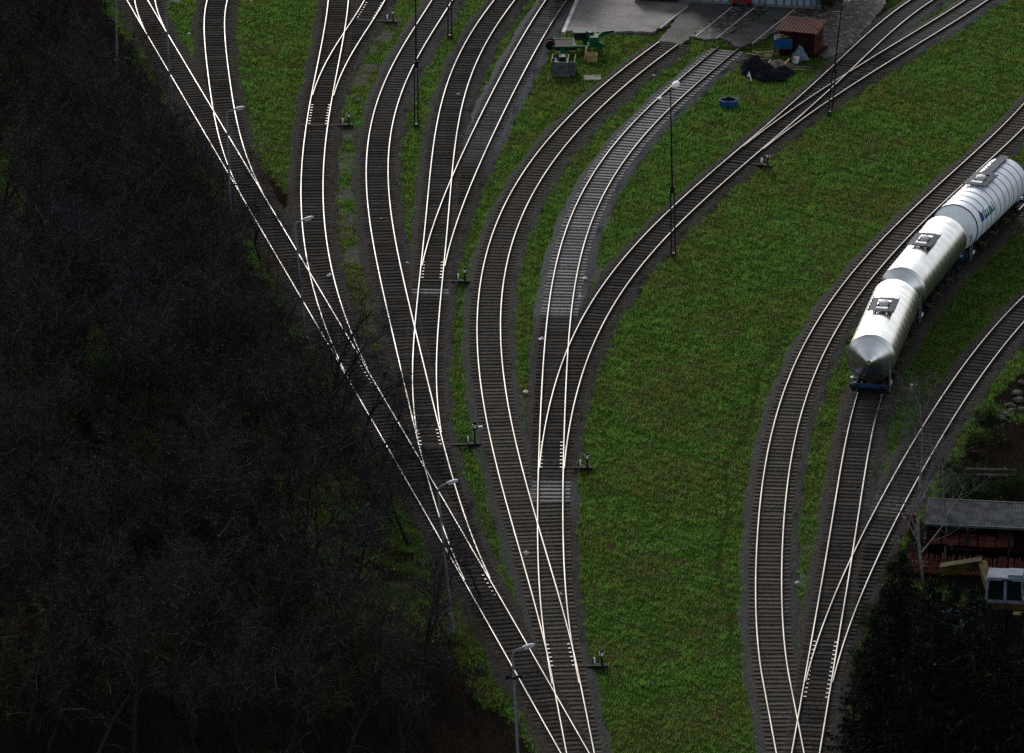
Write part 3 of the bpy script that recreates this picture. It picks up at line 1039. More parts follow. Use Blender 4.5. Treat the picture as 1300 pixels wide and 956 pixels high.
for px, py, h in ((120, 600, 1.0), (165, 560, 0.85), (60, 700, 1.0), (250, 610, 0.75), (320, 640, 0.8)):
    r = put_tree('ivy_tree', None, 'tree', PROTO[1], G(px, py), rg.uniform(0, 6), 'ivy covered trees in the wood', h)
    tag(r, 'tree wrapped in dark ivy leaves inside the wood', 'tree')
    link('ivy', IVY, r)
for i, (px, py, s) in enumerate(((300, 330, 1), (345, 400, .8), (385, 470, .9), (425, 560, 1), (470, 640, 1), (480, 690, .8), (552, 835, .8), (555, 870, 1.1), (500, 860, 1.2), (430, 800, 1.2), (250, 250, .8), (210, 190, .9), (160, 90, .8), (590, 880, .7),
                             (338, 248, .6), (362, 300, .65), (330, 215, .6), (380, 345, .5), (492, 505, .6), (478, 470, .5), (515, 545, .55), (272, 232, .9), (305, 292, .9), (262, 262, 1), (352, 372, 1), (405, 470, .8), (445, 545, .9), (488, 610, .9), (235, 205, .8), (200, 150, .9), (175, 110, .8), (370, 425, .9), (180, 60, .7))):
    put_tree('bare_shrub', 'low twiggy leafless shrub at the edge of the wood', 'shrub', SHRUB[i % 2], G(px, py), i * 1.3, 'leafless shrubs at the wood edge', s * 1.1)
NAMED = [(548, 792, OPEN[0], 1.0, 0.4, 'gnarled black tree with thick forking limbs left of the lamp post near the front'),
         (574, 815, OPEN[1], 0.95, 2.2, 'bent dark tree whose limbs reach over the rails beside the lamp post'),
         (612, 758, OPEN[2], 0.62, 4.1, 'small black leafless tree growing between the two merging tracks'),
         (455, 600, OPEN[1], 0.95, 1.0, 'dark spreading tree beside the straight track, left of the double lever switch'),
         (500, 668, OPEN[2], 0.9, 3.0, 'open crowned bare tree next to the straight track at mid wood edge'),
         (330, 330, OPEN[2], 0.8, 5.0, 'leafless tree with thin limbs crossing the track near the second lamp post'),
         (258, 245, OPEN[0], 0.8, 2.6, 'dark tree standing behind the second lamp post'),
         (395, 490, OPEN[0], 0.75, 0.9, 'bare tree at the foot of the third lamp post')]
for px, py, me, s, rz, lab in NAMED:
    put_tree('bare_tree', lab, 'tree', me, G(px, py), rz, None, s)
for i, (px, py, m_, s_) in enumerate(((428, 548, 0, .85), (446, 585, 2, .95), (470, 622, 1, 1.0), (492, 655, 0, .8), (520, 690, 2, .85), (408, 520, 1, .8), (505, 548, 2, .5), (478, 500, 1, .5), (262, 262, 1, .8), (285, 296, 0, .75), (240, 225, 2, .8))):
    put_tree('bare_tree', 'slender dark bare tree growing close to the rails at the wood edge', 'tree', OPEN[m_], G(px, py), 0.9 * i, 'bare trees close to the rails', s_ * 1.05)
put_tree('pale_bush', 'pale leafless bush with upright stems on the lawn edge by the wood', 'bush', PALE, G(323, 224), 0.4, None, 0.95)
BIRCH = bare_tree(51, 12.5, M['pale_bark'], M['pale_twig'], .40, 13, 0.8, 0.03, 0.16, .10, 0.05, trunk_r=0.115)
put_tree('birch_tree', 'tall bare birch with pale trunk in front of the sheet roof', 'tree', BIRCH, G(1172, 742), 1.0)
BIRCHB = bare_tree(52, 7.0, M['pale_bark'], M['pale_twig'], .36, 7, 0.5, 0.12, 0.2, .14, 0.05, trunk_r=0.09)
put_tree('birch_tree', 'small leaning bare birch right of the tall birch', 'tree', BIRCHB, G(1198, 712), 2.4)


def spruce(seed, H, R):
    rnd = random.Random(seed)
    tr = MB()
    tr.tube([(0, 0, -0.3), (0, 0, H * 0.5), (0, 0, H)], [0.2, 0.12, 0.02], 7)
    V = []
    z = H * 0.06
    while z < H * 0.985:
        f = z / H
        ln = R * (1 - f) ** 0.85 + 0.12
        for i in range(rnd.randint(6, 9)):
            a = rnd.uniform(0, 2 * PI)
            l = ln * rnd.uniform(0.7, 1.12)
            dz0 = rnd.uniform(-0.35, -0.1)
            seg = max(3, int(l / 0.22))
            side = Vector((-math.sin(a), math.cos(a), 0))
            out = Vector((math.cos(a), math.sin(a), 0))
            pts = []
            for s in range(seg + 1):
                u = s / seg
                pts.append(out * (l * u) + Vector((0, 0, z + dz0 * l * u + 0.22 * l * u * u)))
            tr.tube([pts[0], pts[seg // 2], pts[-1]], [0.03, 0.02, 0.008], 3, 0, False)
            for s in range(1, seg + 1):
                w = 0.5 * (1 - 0.65 * s / seg) * min(1.0, l)
                for q in (-1, 1):
                    for kk in range(3):
                        tip = pts[s] + side * (q * w * rnd.uniform(0.5, 1.2)) + out * rnd.uniform(-0.05, 0.25) + Vector((0, 0, rnd.uniform(-0.32, 0.02)))
                        b0 = pts[s] + out * rnd.uniform(-0.12, 0.12)
                        hw = Vector((rnd.gauss(0, .03), rnd.gauss(0, .03), rnd.gauss(0, .05)))
                        V.append((b0 + hw, b0 - hw, tip))
        z += 0.27 + 0.12 * (1 - f)
    v = np.array([[tuple(p) for p in t] for t in V], np.float32)
    return tr.mesh('trunk', [M['bark']]), tri_mesh('crown', v, M['needle'])


SPR = [spruce(61, 12.0, 3.3), spruce(62, 11.0, 3.4)]
for px, py, i, s, lab in ((1138, 958, 0, 1.0, 'dark spruce beside the merging tracks at the lower right, nearest the rails'),
                          (1205, 985, 1, 1.02, 'dark spruce just below the yellow crane jib'),
                          (1178, 1040, 0, 1.15, 'dark spruce in front of the other spruces by the lower edge'),
                          (1268, 1010, 1, 1.0, 'black spruce below the white crane cab'),
                          (1330, 1000, 0, 1.0, 'dark spruce at the lower right corner'),
                          (1110, 1010, 1, 0.95, 'smaller dark spruce nearest the lower edge beside the merging rails'),
                          (1232, 1050, 0, 1.15, 'tall black spruce between the crane cab and the lower edge'),
                          (1300, 1060, 1, 1.2, 'black spruce at the lower edge in front of the corner spruce')):
    put_tree('spruce_tree', lab, 'tree', SPR[i], G(px, py), px * 0.1, None, s)
IVYBUSH = [(1252, 548, 0.6), (1240, 575, .5), (1215, 640, .8), (1245, 650, .7), (1285, 640, .8), (1205, 605, .45), (1140, 740, .6), (1110, 800, .6), (1100, 860, .7)]
for i, (px, py, s) in enumerate(IVYBUSH):
    o = link('dark_bush', IVYB, None, G(px, py), i * 1.1)
    o.scale = (s, s, s)
    tag(o, 'low dark green bush at the scrap yard edge right of the tracks', 'bush', 'dark bushes by the scrap yard')


# ------------------------------------------------------------------ lamp posts
def lamp_post(px, py, label, lean=0.0, speaker=False, h=9.0):
    r = thing('lamp_post', label, 'lamp post', G(px, py), 0, 'lamp posts along the wood edge')
    r.rotation_euler = (0, -math.atan(lean / h), 0)
    p = MB()
    p.tube([(0, 0, -0.1), (0, 0, 3.0), (0, 0, h - 0.45)], [0.105, 0.085, 0.06], 10)
    p.tube([(0, 0, -0.1), (0, 0, 1.2)], [0.125, 0.125], 10)
    p.build('pole', M['galv'], r, 40)
    a = MB()
    pts = [(0, 0, h - 0.45), (0.03, 0, h - 0.22), (0.14, 0, h - 0.06), (0.35, 0, h + 0.03), (0.62, 0, h + 0.10)]
    a.tube(pts, 0.05, 8)
    a.build('arm', M['galv'], r, 40)
    hd = MB()
    n = 10
    prof = [(-0.02, 0.07), (0.05, 0.11), (0.25, 0.16), (0.5, 0.17), (0.64, 0.12), (0.68, 0.04)]
    hd.lathe_x(prof, 12, (0.55, 0, h + 0.12))
    hd.v = [(x, y_, h + 0.12 + (z - h - 0.12) * (0.62 if z > h + 0.12 else 0.35) + 0.16 * (x - 0.55)) for x, y_, z in hd.v]
    ho = hd.build('lamp_head', M['lamp_head'], r, 50)
    gl = MB()
    gl.box((0.85, 0, h + 0.09), (0.42, 0.22, 0.05), Matrix.Rotation(-0.16, 3, 'Y'))
    gl.build('lens', M['glass'], ho)
    if speaker:
        s = MB()
        s.box((0.0, 0, h - 1.62), (0.2, 0.2, 0.12))
        s.lathe_x([(0.1, 0.05), (0.22, 0.07), (0.42, 0.16), (0.44, 0.16), (0.44, 0.13)], 12, (0, 0, h - 1.55))
        s.lathe_x([(-0.44, 0.13), (-0.44, 0.16), (-0.42, 0.16), (-0.22, 0.07), (-0.1, 0.05)], 12, (0, 0, h - 1.55))
        s.build('loudspeaker', M['black'], r, 40)
    return r


lamp_post(219, 158, 'grey street lamp post whose curved head shows at the top edge', 0.33)
lamp_post(294, 303, 'grey lamp post in front of the grassed curving track, second from the top', 0.2)
lamp_post(390, 451, 'weathered lamp post deep in the trees, with its head over the dark track', 0.7)
lamp_post(575, 803, 'grey lamp post beside the gnarled tree, leaning head over the merging rails', 0.86)
lamp_post(661, 1022, 'lamp post with a black loudspeaker below its head at the lower edge', 0.45, speaker=True)
lamp_post(149, 96, 'bare lamp pole rising past the top edge inside the wood')


# ------------------------------------------------------------------ lighting masts
def mast(px, py, h, label, lean=0.0, double=True, disc=False):
    r = thing('lighting_mast', label, 'mast', G(px, py), 0, 'dark masts in the yard')
    p = MB()
    top = Vector((lean, 0, h))
    if double:
        for s in (-0.13, 0.13):
            p.tube([Vector((s, 0, -0.1)), Vector((s * 0.85, 0, 0)) + top * 0.42], [0.055, 0.045], 6)
        for i in range(14):
            f = i / 14 * 0.42
            p.bar(top * f + Vector((-0.13, 0, 0.1)), top * f + Vector((0.13, 0, 0.1)), 0.03)
        p.tube([top * 0.38, top * 0.7, top], [0.07, 0.055, 0.035], 7)
    else:
        p.tube([(0, 0, -0.1), top * 0.5, top], [0.09, 0.07, 0.045], 7)
    for i in range(int(h * 2)):
        z = 1.5 + i * 0.45
        if z < h - 0.6:
            c = top * (z / h)
            p.bar(c + Vector((-0.18, 0, 0)), c + Vector((0.18, 0, 0)), 0.02)
    p.build('pole', M['dark_steel'], r)
    b = MB()
    b.box((0, 0, 0.1), (0.36, 0.36, 0.25), None, 0, 0.8)
    b.build('base', M['dark_steel'], r)
    a = MB()
    a.bar(top + Vector((-0.7, 0, -0.55)), top + Vector((0.1, 0, -0.5)), 0.05)
    a.bar(top + Vector((0, 0, -0.1)), top + Vector((0.35, 0, 0.25)), 0.05)
    a.build('bracket', M['dark_steel'], r)
    if disc:
        d = MB()
        d.lathe_x([(-0.12, 0.08), (-0.08, 0.24), (0.0, 0.30), (0.1, 0.28), (0.16, 0.2)], 16, (0, 0, 0))
        rot = Matrix.Rotation(rad(60), 3, 'Y') @ Matrix.Rotation(rad(20), 3, 'Z')
        d.v = [tuple(rot @ Vector(q) + top + Vector((0.34, 0, 0.35))) for q in d.v]
        d.build('floodlight', M['white'], r, 40)
        e = MB()
        e.ball(top + Vector((-0.7, 0, -0.6)), 0.2, 10, 6, 0, 0.45)
        e.build('lamp_shade', M['white'], r, 40)
    else:
        d = MB()
        d.box(top + Vector((0.36, 0, 0.28)), (0.4, 0.3, 0.22), Matrix.Rotation(0.4, 3, 'Y'))
        d.build('floodlight', M['galv'], r)
    return r


mast(528.5, 161, 11.5, 'dark mast standing on the grass strip right of the long S-curved track')
mast(571, 48, 10.5, 'dark mast at the top edge, smaller part seen, left of the brown track')
mast(855, 325, 11.6, 'tall dark mast with round white lamp beside the long dark track', -0.3, True, True)
mast(1053, 145, 8.1, 'leaning dark mast standing right of the red hut', 0.75)


# ------------------------------------------------------------------ switch stands
def stand(k, py, side, label, tall=False, plates=(0, 0), reach=0.0):
    """lever box beside track k, with the rod trough across the track and polished slide plates on it"""
    y = YofPix(py, 0.15)
    c, d, r = frame(k, y)
    off = 2.15 + reach
    loc = c + r * (side * off)
    rz = math.atan2(r.y * side, r.x * side)
    root = thing('switch_stand', label, 'switch stand', (loc.x, loc.y, 0.05), rz, 'hand switch stands beside the points')
    b = MB()
    b.box((0, 0, 0.10), (0.8, 0.42, 0.18), None, 0, 0.9)
    b.box((-off + 0.3, 0, 0.105), (2 * off - 1.3, 0.20, 0.10))
    b.build('base', M['black'], root)
    p = MB()
    p.tube([(0.05, 0, 0.15), (0.05, 0, 0.72 if not tall else 1.1)], 0.05, 8)
    po = p.build('post', M['black'], root)
    l = MB()
    zt = 0.86 if not tall else 1.3
    l.box((0.05, 0, zt), (0.26, 0.26, 0.30 if not tall else 0.42), None, 0, 0.85)
    l.box((0.05, 0, zt + 0.19 if not tall else zt + 0.25), (0.18, 0.18, 0.07))
    lo = l.build('lantern', M['black'], root)
    f = MB()
    for sx, sy in ((0.0, -0.128), (0.0, 0.128), (-0.128, 0), (0.128, 0)):
        f.box((0.05 + sx, sy, zt), (0.15 if sx == 0 else 0.02, 0.15 if sy == 0 else 0.02, 0.2))
    f.build('lantern_glass', M['white'], lo)
    a = MB()
    a.tube([(0.15, 0, 0.2), (-0.15, 0.0, 0.38), (-0.38, 0.0, 0.42)], 0.03, 6)
    ao = a.build('lever', M['black'], root)
    w = MB()
    w.lathe_x([(-0.09, 0.05), (-0.085, 0.17), (0.0, 0.19), (0.0, 0.19), (0.085, 0.17), (0.09, 0.05)], 14, (-0.42, 0, 0.44), 0, [0, 0, 0, 1, 1])
    w.build('counterweight', [M['black'], M['white']], ao, 40)
    if tall:
        q = MB()
        q.tube([(0.42, 0.1, 0.05), (0.42, 0.1, 0.8)], 0.04, 6)
        q.box((0.42, 0.1, 1.0), (0.3, 0.22, 0.45), None, 0, 0.85)
        q.build('point_motor', M['galv'], root)
    for yy in np.arange(*sorted((YofPix(plates[0], 0.2), YofPix(plates[1], 0.2))), 0.62) if plates[0] else ():
        cc, dd, rr = frame(k, yy)
        for s in (-1, 1):
            pl = MB()
            pp = cc + rr * (s * (HG - 0.15))
            pl.box((pp.x, pp.y, 0.158 + ZOFF[k]), (0.15, 0.11, 0.02), Matrix.Rotation(math.atan2(dd.y, dd.x) - PI / 2, 3, 'Z'))
            pl.build('slide_plate', M['chrome_plate'], T[k]['root'])
    return root


stand('C', 159, 1, 'switch lever with pale counterweight right of the dark third track', plates=(130, 157))
stand('D', 26, 1, 'topmost switch lever, right of the branch track near the top edge', plates=(3, 25))
stand('F', 357, 1, 'switch lever by the concrete sleepers of the brown ballasted track', plates=(332, 356))
stand('E', 566, 1, 'tall double switch stand on the grass strip beside the S-curved track', True, plates=(545, 564), reach=0.5)
stand('I', 594, 1, 'switch lever on the lawn side of the central pale track', plates=(560, 593))
stand('H', 847, 1, 'switch lever on the lawn nearest the front', plates=(815, 845))
stand('J', 206, 1, 'switch lever with white ball beside the long dark track on the lawn slope', plates=(0, 0))
for k, a, b, sides in (('A', 728, 757, (1,)), ('A', 457, 487, (-1, 1)), ('L', 815, 885, (-1, 1))):
    for yy in np.arange(*sorted((YofPix(a, 0.2), YofPix(b, 0.2))), 0.62):
        cc, dd, rr = frame(k, yy)
        for s in sides:
            pl = MB()
            pp = cc + rr * (s * (HG - 0.15))
            pl.box((pp.x, pp.y, 0.158 + ZOFF[k]), (0.15, 0.11, 0.02), Matrix.Rotation(math.atan2(dd.y, dd.x) - PI / 2, 3, 'Z'))
            pl.build('slide_plate', M['chrome_plate'], T[k]['root'])

# ------------------------------------------------------------------ tank wagons
R_T, ZC = 1.54, 2.74
HB = 5.35                    # half the cylinder
CONE = 0.95
PITCH = 13.15


def wagon_shared():
    S = {}
    f = MB()
    for s in (-1, 1):
        f.box((0, s * 0.85, 1.08), (12.1, 0.12, 0.26))
        f.box((0, s * 1.25, 1.02), (7.0, 0.06, 0.12))
    for x in (-4.6, -2.3, 0, 2.3, 4.6):
        f.box((x, 0, 1.06), (0.2, 2.4, 0.2))
        for s in (-1, 1):
            f.bar((x, s * 0.85, 1.15), (x, s * 1.15, 1.9), 0.12, 0.3)
    f.box((0, 0.45, 0.75), (2.6, 0.5, 0.42))
    f.box((1.7, -0.5, 0.78), (1.2, 0.4, 0.38))
    S['frame'] = f.mesh('underframe', [M['black']])
    e = MB()
    e.box((0, 0, 1.10), (0.14, 2.4, 0.24))
    S['beam'] = e.mesh('end_beam', [M['blue_beam']])
    b = MB()
    b.lathe_x([(0, 0.09), (0.28, 0.09), (0.28, 0.2), (0.35, 0.2), (0.36, 0.18)], 14)
    S['buffer'] = b.mesh('buffer', [M['black']], 40)
    h = MB()
    h.bar((0, 0, 1.0), (0.32, 0, 0.98), 0.09)
    h.tube([(0.32, 0, 0.98), (0.40, 0, 0.8), (0.3, 0, 0.62), (0.2, 0, 0.72)], 0.03, 6)
    S['coupling'] = h.mesh('coupling', [M['black']])
    g = MB()
    for s in (-1, 1):
        g.box((0, s * 1.0, 0.60), (2.5, 0.10, 0.22))
        g.box((0, s * 1.0, 0.45), (0.7, 0.12, 0.14))
        for x in (-0.9, 0.9):
            g.box((x, s * 1.06, 0.46), (0.3, 0.2, 0.3))
            g.ball((x, s * 1.16, 0.46), 0.1, 8, 5)
    g.box((0, 0, 0.66), (0.5, 2.0, 0.22))
    S['bogie'] = g.mesh('bogie', [M['dark_steel']])
    w = MB()
    for s in (-1, 1):
        n = 20
        prof = [(s * 0.68, 0.47), (s * 0.70, 0.49), (s * 0.72, 0.46), (s * 0.81, 0.455), (s * 0.815, 0.38), (s * 0.78, 0.15)]
        vs0 = len(w.v)
        w.lathe_x(prof, n)
    w.lathe_x([(-0.9, 0.07), (0.9, 0.07)], 10)
    w.v = [(y_, x, z + 0.46) for x, y_, z in w.v]
    S['wheel'] = w.mesh('wheelset', [M['rust_side']], 40)
    l = MB()
    for s in (-0.2, 0.2):
        l.tube([(s, 0, 0.6), (s, 0, 1.6), (s, -0.03, 2.3)], 0.025, 6)
    for i in range(6):
        z = 0.7 + i * 0.3
        y_ = float(np.interp(z, [0.6, 1.6, 2.3], [0, 0, -0.03]))
        l.bar((-0.2, y_, z), (0.2, y_, z), 0.03)
    S['ladder'] = l.mesh('ladder', [M['galv']])
    p = MB()
    z = R_T + 0.12
    for s in (-1, 1):
        p.box((0, s * 0.62, z), (2.5, 0.42, 0.05), Matrix.Rotation(-s * 0.12, 3, 'X'))
    for x in (-1.15, 1.15):
        p.box((x, 0, z + 0.02), (0.36, 0.9, 0.05))
    for x in (-1.15, -0.4, 0.4, 1.15):
        for s in (-1, 1):
            p.bar((x, s * 0.5, z - 0.25), (x, s * 0.5, z), 0.05)
    for x in (-1.25, -0.6, 0, 0.6, 1.25):
        p.bar((x, 0.82, z - 0.05), (x, 0.82, z + 0.12), 0.04)
        p.bar((x, -0.82, z - 0.05), (x, -0.82, z + 0.12), 0.04)
    p.box((0.62, 0, R_T + 0.04), (0.16, 0.8, 0.10))
    p.box((-0.62, 0, R_T + 0.04), (0.16, 0.8, 0.10))
    S['platform'] = p.mesh('hatch_platform', [M['grating']])
    c = MB()
    c.box((0, 0, R_T + 0.03), (1.0, 0.78, 0.10))
    S['well'] = c.mesh('hatch_well', [M['black']])
    d = MB()
    d.lathe_x([(0, 0.29), (0.20, 0.29), (0.21, 0.31), (0.26, 0.31), (0.31, 0.2), (0.32, 0.05)], 18)
    d.v = [(z_, y_, x) for x, y_, z_ in d.v]
    S['lid'] = d.mesh('hatch_lid', [M['white']], 40)
    k = MB()
    k.box((0, 0, R_T + 0.13), (0.34, 0.75, 0.07))
    S['step'] = k.mesh('white_step', [M['white']])
    v = MB()
    v.tube([(0, 0, 0.9), (0, 0.25, 0.85), (0, 0.35, 0.7)], 0.09, 8)
    v.ball((0, 0.38, 0.68), 0.13, 8, 5)
    v.box((0.3, 0.2, 0.95), (0.5, 0.3, 0.08))
    S['valve'] = v.mesh('outlet_valve', [M['orange']])
    q = MB()
    q.box((0, 0, 0), (0.34, 0.05, 0.2))
    S['plate'] = q.mesh('data_plate', [M['white']])
    hb = MB()
    hb.tube([(0, 0, 1.2), (0, 0, 1.75)], 0.03, 6)
    hb.tube([(0, 0.18, 1.75), (0, -0.18, 1.75)], 0.03, 6)
    hb.box((0, 0, 1.22), (0.35, 0.5, 0.05))
    S['brake'] = hb.mesh('brake_handle', [M['galv']])
    return S


S = wagon_shared()


def tank_mesh(white):
    mb = MB()
    prof = []
    x0 = -HB
    prof += [(-HB - CONE, 0.16), (-HB - CONE + 0.02, 0.20)]
    n = 11
    R = R_T if not white else R_T + 0.06
    rings = []
    prof.append((-HB, R))
    prof.append((-HB, R + 0.012))
    for i in range(n):
        xa = -HB + 2 * HB * i / n
        xb = -HB + 2 * HB * (i + 1) / n
        prof += [(xa + 0.03, R + 0.006), (xa + 0.05, R), (xb - 0.05, R), (xb - 0.03, R + 0.006)]
    prof += [(HB, R + 0.012), (HB, R), (HB + CONE - 0.02, 0.20), (HB + CONE, 0.16)]
    mb.lathe_x(prof, 56, (0, 0, ZC))
    me = mb.mesh('tank', [M['tank_white'] if white else M['tank_steel']], 14)
    return me


TANKS = {0: tank_mesh(False), 1: tank_mesh(True)}


def tank_wagon(centre, rz, label, white=False):
    r = thing('tank_wagon', label, 'tank wagon', (centre.x, centre.y, 0.29), rz, 'tank wagons standing in a row')
    dz = -0.29
    tk = link('tank', TANKS[1 if white else 0], r, (0, 0, dz))
    u = link('underframe', S['frame'], r, (0, 0, dz + 0.3 * 0))
    for s in (-1, 1):
        o = link('end_beam', S['beam'], r, (s * 6.15, 0, -0.25))
        for q in (-1, 1):
            bo = link('buffer', S['buffer'], r, (s * 6.2, q * 0.875, 0.82), 0 if s > 0 else PI)
        link('coupling', S['coupling'], r, (s * 6.2, 0, -0.22), 0 if s > 0 else PI)
        bg = link('bogie', S['bogie'], r, (s * 4.1, 0, 0))
        for q in (-0.9, 0.9):
            link('wheelset', S['wheel'], bg, (q, 0, 0))
        link('brake_handle', S['brake'], r, (s * 5.75, -s * 0.95, 0))
        link('ladder', S['ladder'], r, (s * 5.75, s * 1.3, dz + 0.2), 0 if s > 0 else PI)
        for xx in (-2.4, 0.6, 2.9):
            link('outlet_valve', S['valve'], r, (s * xx, s * 0.95, -0.1), 0 if s > 0 else PI)
        link('data_plate', S['plate'], r, (s * 5.2, s * 1.3, 0.85))
    pf = link('hatch_platform', S['platform'], r, (0, 0, dz + ZC + (0.06 if white else 0)))
    link('hatch_well', S['well'], pf)
    link('hatch_lid', S['lid'], pf, (0.12, 0, R_T + 0.06))
    link('white_step', S['step'], pf, (-0.78, 0, 0.04))
    if white:
        w = MB()
        w.box((3.3, 0, ZC + R_T + 0.2), (4.0, 0.62, 0.05))
        for x in np.arange(1.5, 5.3, 0.6):
            for s in (-1, 1):
                w.bar((x, s * 0.3, ZC + R_T), (x, s * 0.3, ZC + R_T + 0.2), 0.04)
                w.bar((x, s * 0.33, ZC + R_T + 0.2), (x, s * 0.33, ZC + R_T + 0.27), 0.05)
        w.build('walkway', M['grating'], r, None, (0, 0, dz))
        for i in range(12):
            x = -HB + 2 * HB * i / 11
            bd = MB()
            bd.lathe_x([(x - 0.035, R_T + 0.05), (x - 0.035, R_T + 0.078), (x + 0.035, R_T + 0.078), (x + 0.035, R_T + 0.05)], 56, (0, 0, ZC))
            bd.build('band', M['gasket'], r, 30, (0, 0, dz))
        # company mark on the side: a blue sign followed by green letters too small to read
        def patch(xa, xb, a0, a1, name, mat):
            mb = MB()
            vs, fs = [], []
            for i in range(5):
                a = a0 + (a1 - a0) * i / 4
                for x in (xa, xb):
                    for rr in (R_T + 0.062, R_T + 0.072):
                        vs.append((x, -rr * math.sin(a), ZC + rr * math.cos(a)))
            for i in range(4):
                b = i * 4
                fs += [(b + 1, b + 3, b + 7, b + 5), (b, b + 4, b + 6, b + 2)]
            mb.add(vs, fs)
            return mb
        lg = patch(-4.5, -3.9, rad(60), rad(80), 'l', None)
        lg2 = patch(-4.35, -4.15, rad(52), rad(60), 'l', None)
        lg.add(lg2.v, lg2.f)
        lg.build('emblem', M['mark_blue'], r, None, (0, 0, dz))
        tx = MB()
        x = -3.75
        for wd, a0, a1 in ((0.3, 56, 80), (0.24, 62, 80), (0.32, 62, 80), (0.24, 62, 80), (0.36, 62, 80), (0.24, 56, 80)):
            pmb = patch(x, x + wd * 0.5, rad(a0), rad(a1), 'l', None)
            tx.add(pmb.v, pmb.f)
            pmb = patch(x + wd * 0.5, x + wd, rad(a1 - 7), rad(a1), 'l', None)
            tx.add(pmb.v, pmb.f)
            x += wd + 0.08
        tx.build('lettering', M['mark_green'], r, None, (0, 0, dz))
    return r


yL = arc_ys('L', 0.05)
rim = YofPix(506, 0)
i0 = int(np.argmin(np.abs(yL - rim)))
for n, (white, lab) in enumerate(((False, 'polished steel tank wagon nearest the camera, its pointed end facing down the track'),
                                  (False, 'polished steel tank wagon in the middle of the three'),
                                  (True, 'white painted tank wagon with dark bands and green lettering at the right edge'))):
    ia = i0 + int(n * PITCH / 0.05)
    ib = ia + int(2 * HB / 0.05)
    pa, _, _ = frame('L', yL[min(ia, len(yL) - 1)])
    if ib < len(yL):
        pb, _, _ = frame('L', yL[ib])
    else:
        pe, de, _ = frame('L', yL[-1])
        pb = pe + de * ((ib - len(yL)) * 0.05)
    d = pb - pa
    c = (pa + pb) / 2
    tank_wagon(c, math.atan2(d.y, d.x), lab, white)


# ------------------------------------------------------------------ goods wagon on the stone ballasted branch
def goods_wagon(k, py, label):
    yy = YofPix(py, 0.1)
    c, d, r = frame(k, yy)
    L = 9.0
    ctr = c + d * (L / 2 + 0.5)
    root = thing('goods_wagon', label, 'goods wagon', (ctr.x, ctr.y, 0.29), math.atan2(d.y, d.x))
    b = MB()
    b.box((0, 0, 1.18), (L, 2.7, 0.16))
    for s in (-1, 1):
        b.box((0, s * 1.3, 1.95), (L, 0.08, 1.4))
        for x in np.arange(-L / 2 + 0.1, L / 2, 1.1):
            b.box((x, s * 1.37, 1.95), (0.1, 0.07, 1.4))
        b.box((s * (L / 2 - 0.04), 0, 1.95), (0.08, 2.5, 1.4))
    b.build('body', M['wagon_body'], root)
    f = MB()
    for s in (-1, 1):
        f.box((0, s * 0.8, 0.95), (L, 0.12, 0.28))
        f.box((s * (L / 2), 0, 0.98), (0.12, 2.5, 0.32))
    f.build('underframe', M['black'], root)
    for s in (-1, 1):
        link('wheelset', S['wheel'], root, (s * 2.6, 0, 0))
        for q in (-1, 1):
            link('buffer', S['buffer'], root, (s * (L / 2 + 0.06), q * 0.875, 1.0), 0 if s > 0 else PI)
    return root


goods_wagon('G', 6, 'dark open goods wagon standing at the top edge on the grey stone track')


# ------------------------------------------------------------------ paved yard at the top
def slab(name, poly, z, mat, th=0.12):
    mb = MB()
    raw = [G(px, py, z) for px, py in poly]
    pts = []
    rq = random.Random(len(name) + int(poly[0][0]))
    for a_, b_ in zip(raw, raw[1:] + raw[:1]):
        k_ = max(1, int((b_ - a_).length / 0.45))
        for q in range(k_):
            o_ = 0.0 if 'kerb' in name or q == 0 else 0.16
            pts.append(a_.lerp(b_, q / k_) + Vector((rq.uniform(-o_, o_), rq.uniform(-o_, o_), 0)))
    n = len(pts)
    mb.add([(p.x, p.y, z) for p in pts] + [(p.x, p.y, z - th) for p in pts],
           [tuple(range(n - 1, -1, -1)), tuple(n + i for i in range(n))] + [(i, (i + 1) % n, n + (i + 1) % n, n + i) for i in range(n)])
    me = mb.mesh(name, [mat])
    import bmesh
    bm = bmesh.new()
    bm.from_mesh(me)
    bmesh.ops.recalc_face_normals(bm, faces=bm.faces)
    bm.to_mesh(me)
    bm.free()
    o = link(name, me)
    o['kind'] = 'structure'
    return o


slab('apron_pavement', [(716, 40), (744, -30), (905, -30), (868, 12), (848, 30), (826, 41), (800, 39), (770, 42), (740, 39)], 0.14, M['concrete'], 0.25)
slab('kerb_pavement', [(713, 40), (742, -28), (746, -28), (717.5, 41)], 0.19, M['kerb'], 0.25)
slab('track_pavement', [(836, 52), (868, 13), (905, -30), (962, -30), (925, 10), (880, 45), (864, 56)], 0.148, M['asphalt'], 0.2)
slab('cobble_pavement', [(876, 46), (925, 7), (960, -20), (1010, -20), (962, 22), (915, 48), (895, 50)], 0.156, M['cobble'], 0.2)
slab('dark_pavement', [(917, 49), (964, 21), (1012, -20), (1060, -20), (1003, 18), (958, 52), (940, 60)], 0.150, M['asphalt'], 0.2)
slab('cobble_pavement', [(1050, 74), (1012, 55), (985, 40), (960, 55), (952, 52), (1005, 17), (1062, -20), (1140, -20), (1108, 26), (1080, 62)], 0.160, M['cobble'], 0.2)
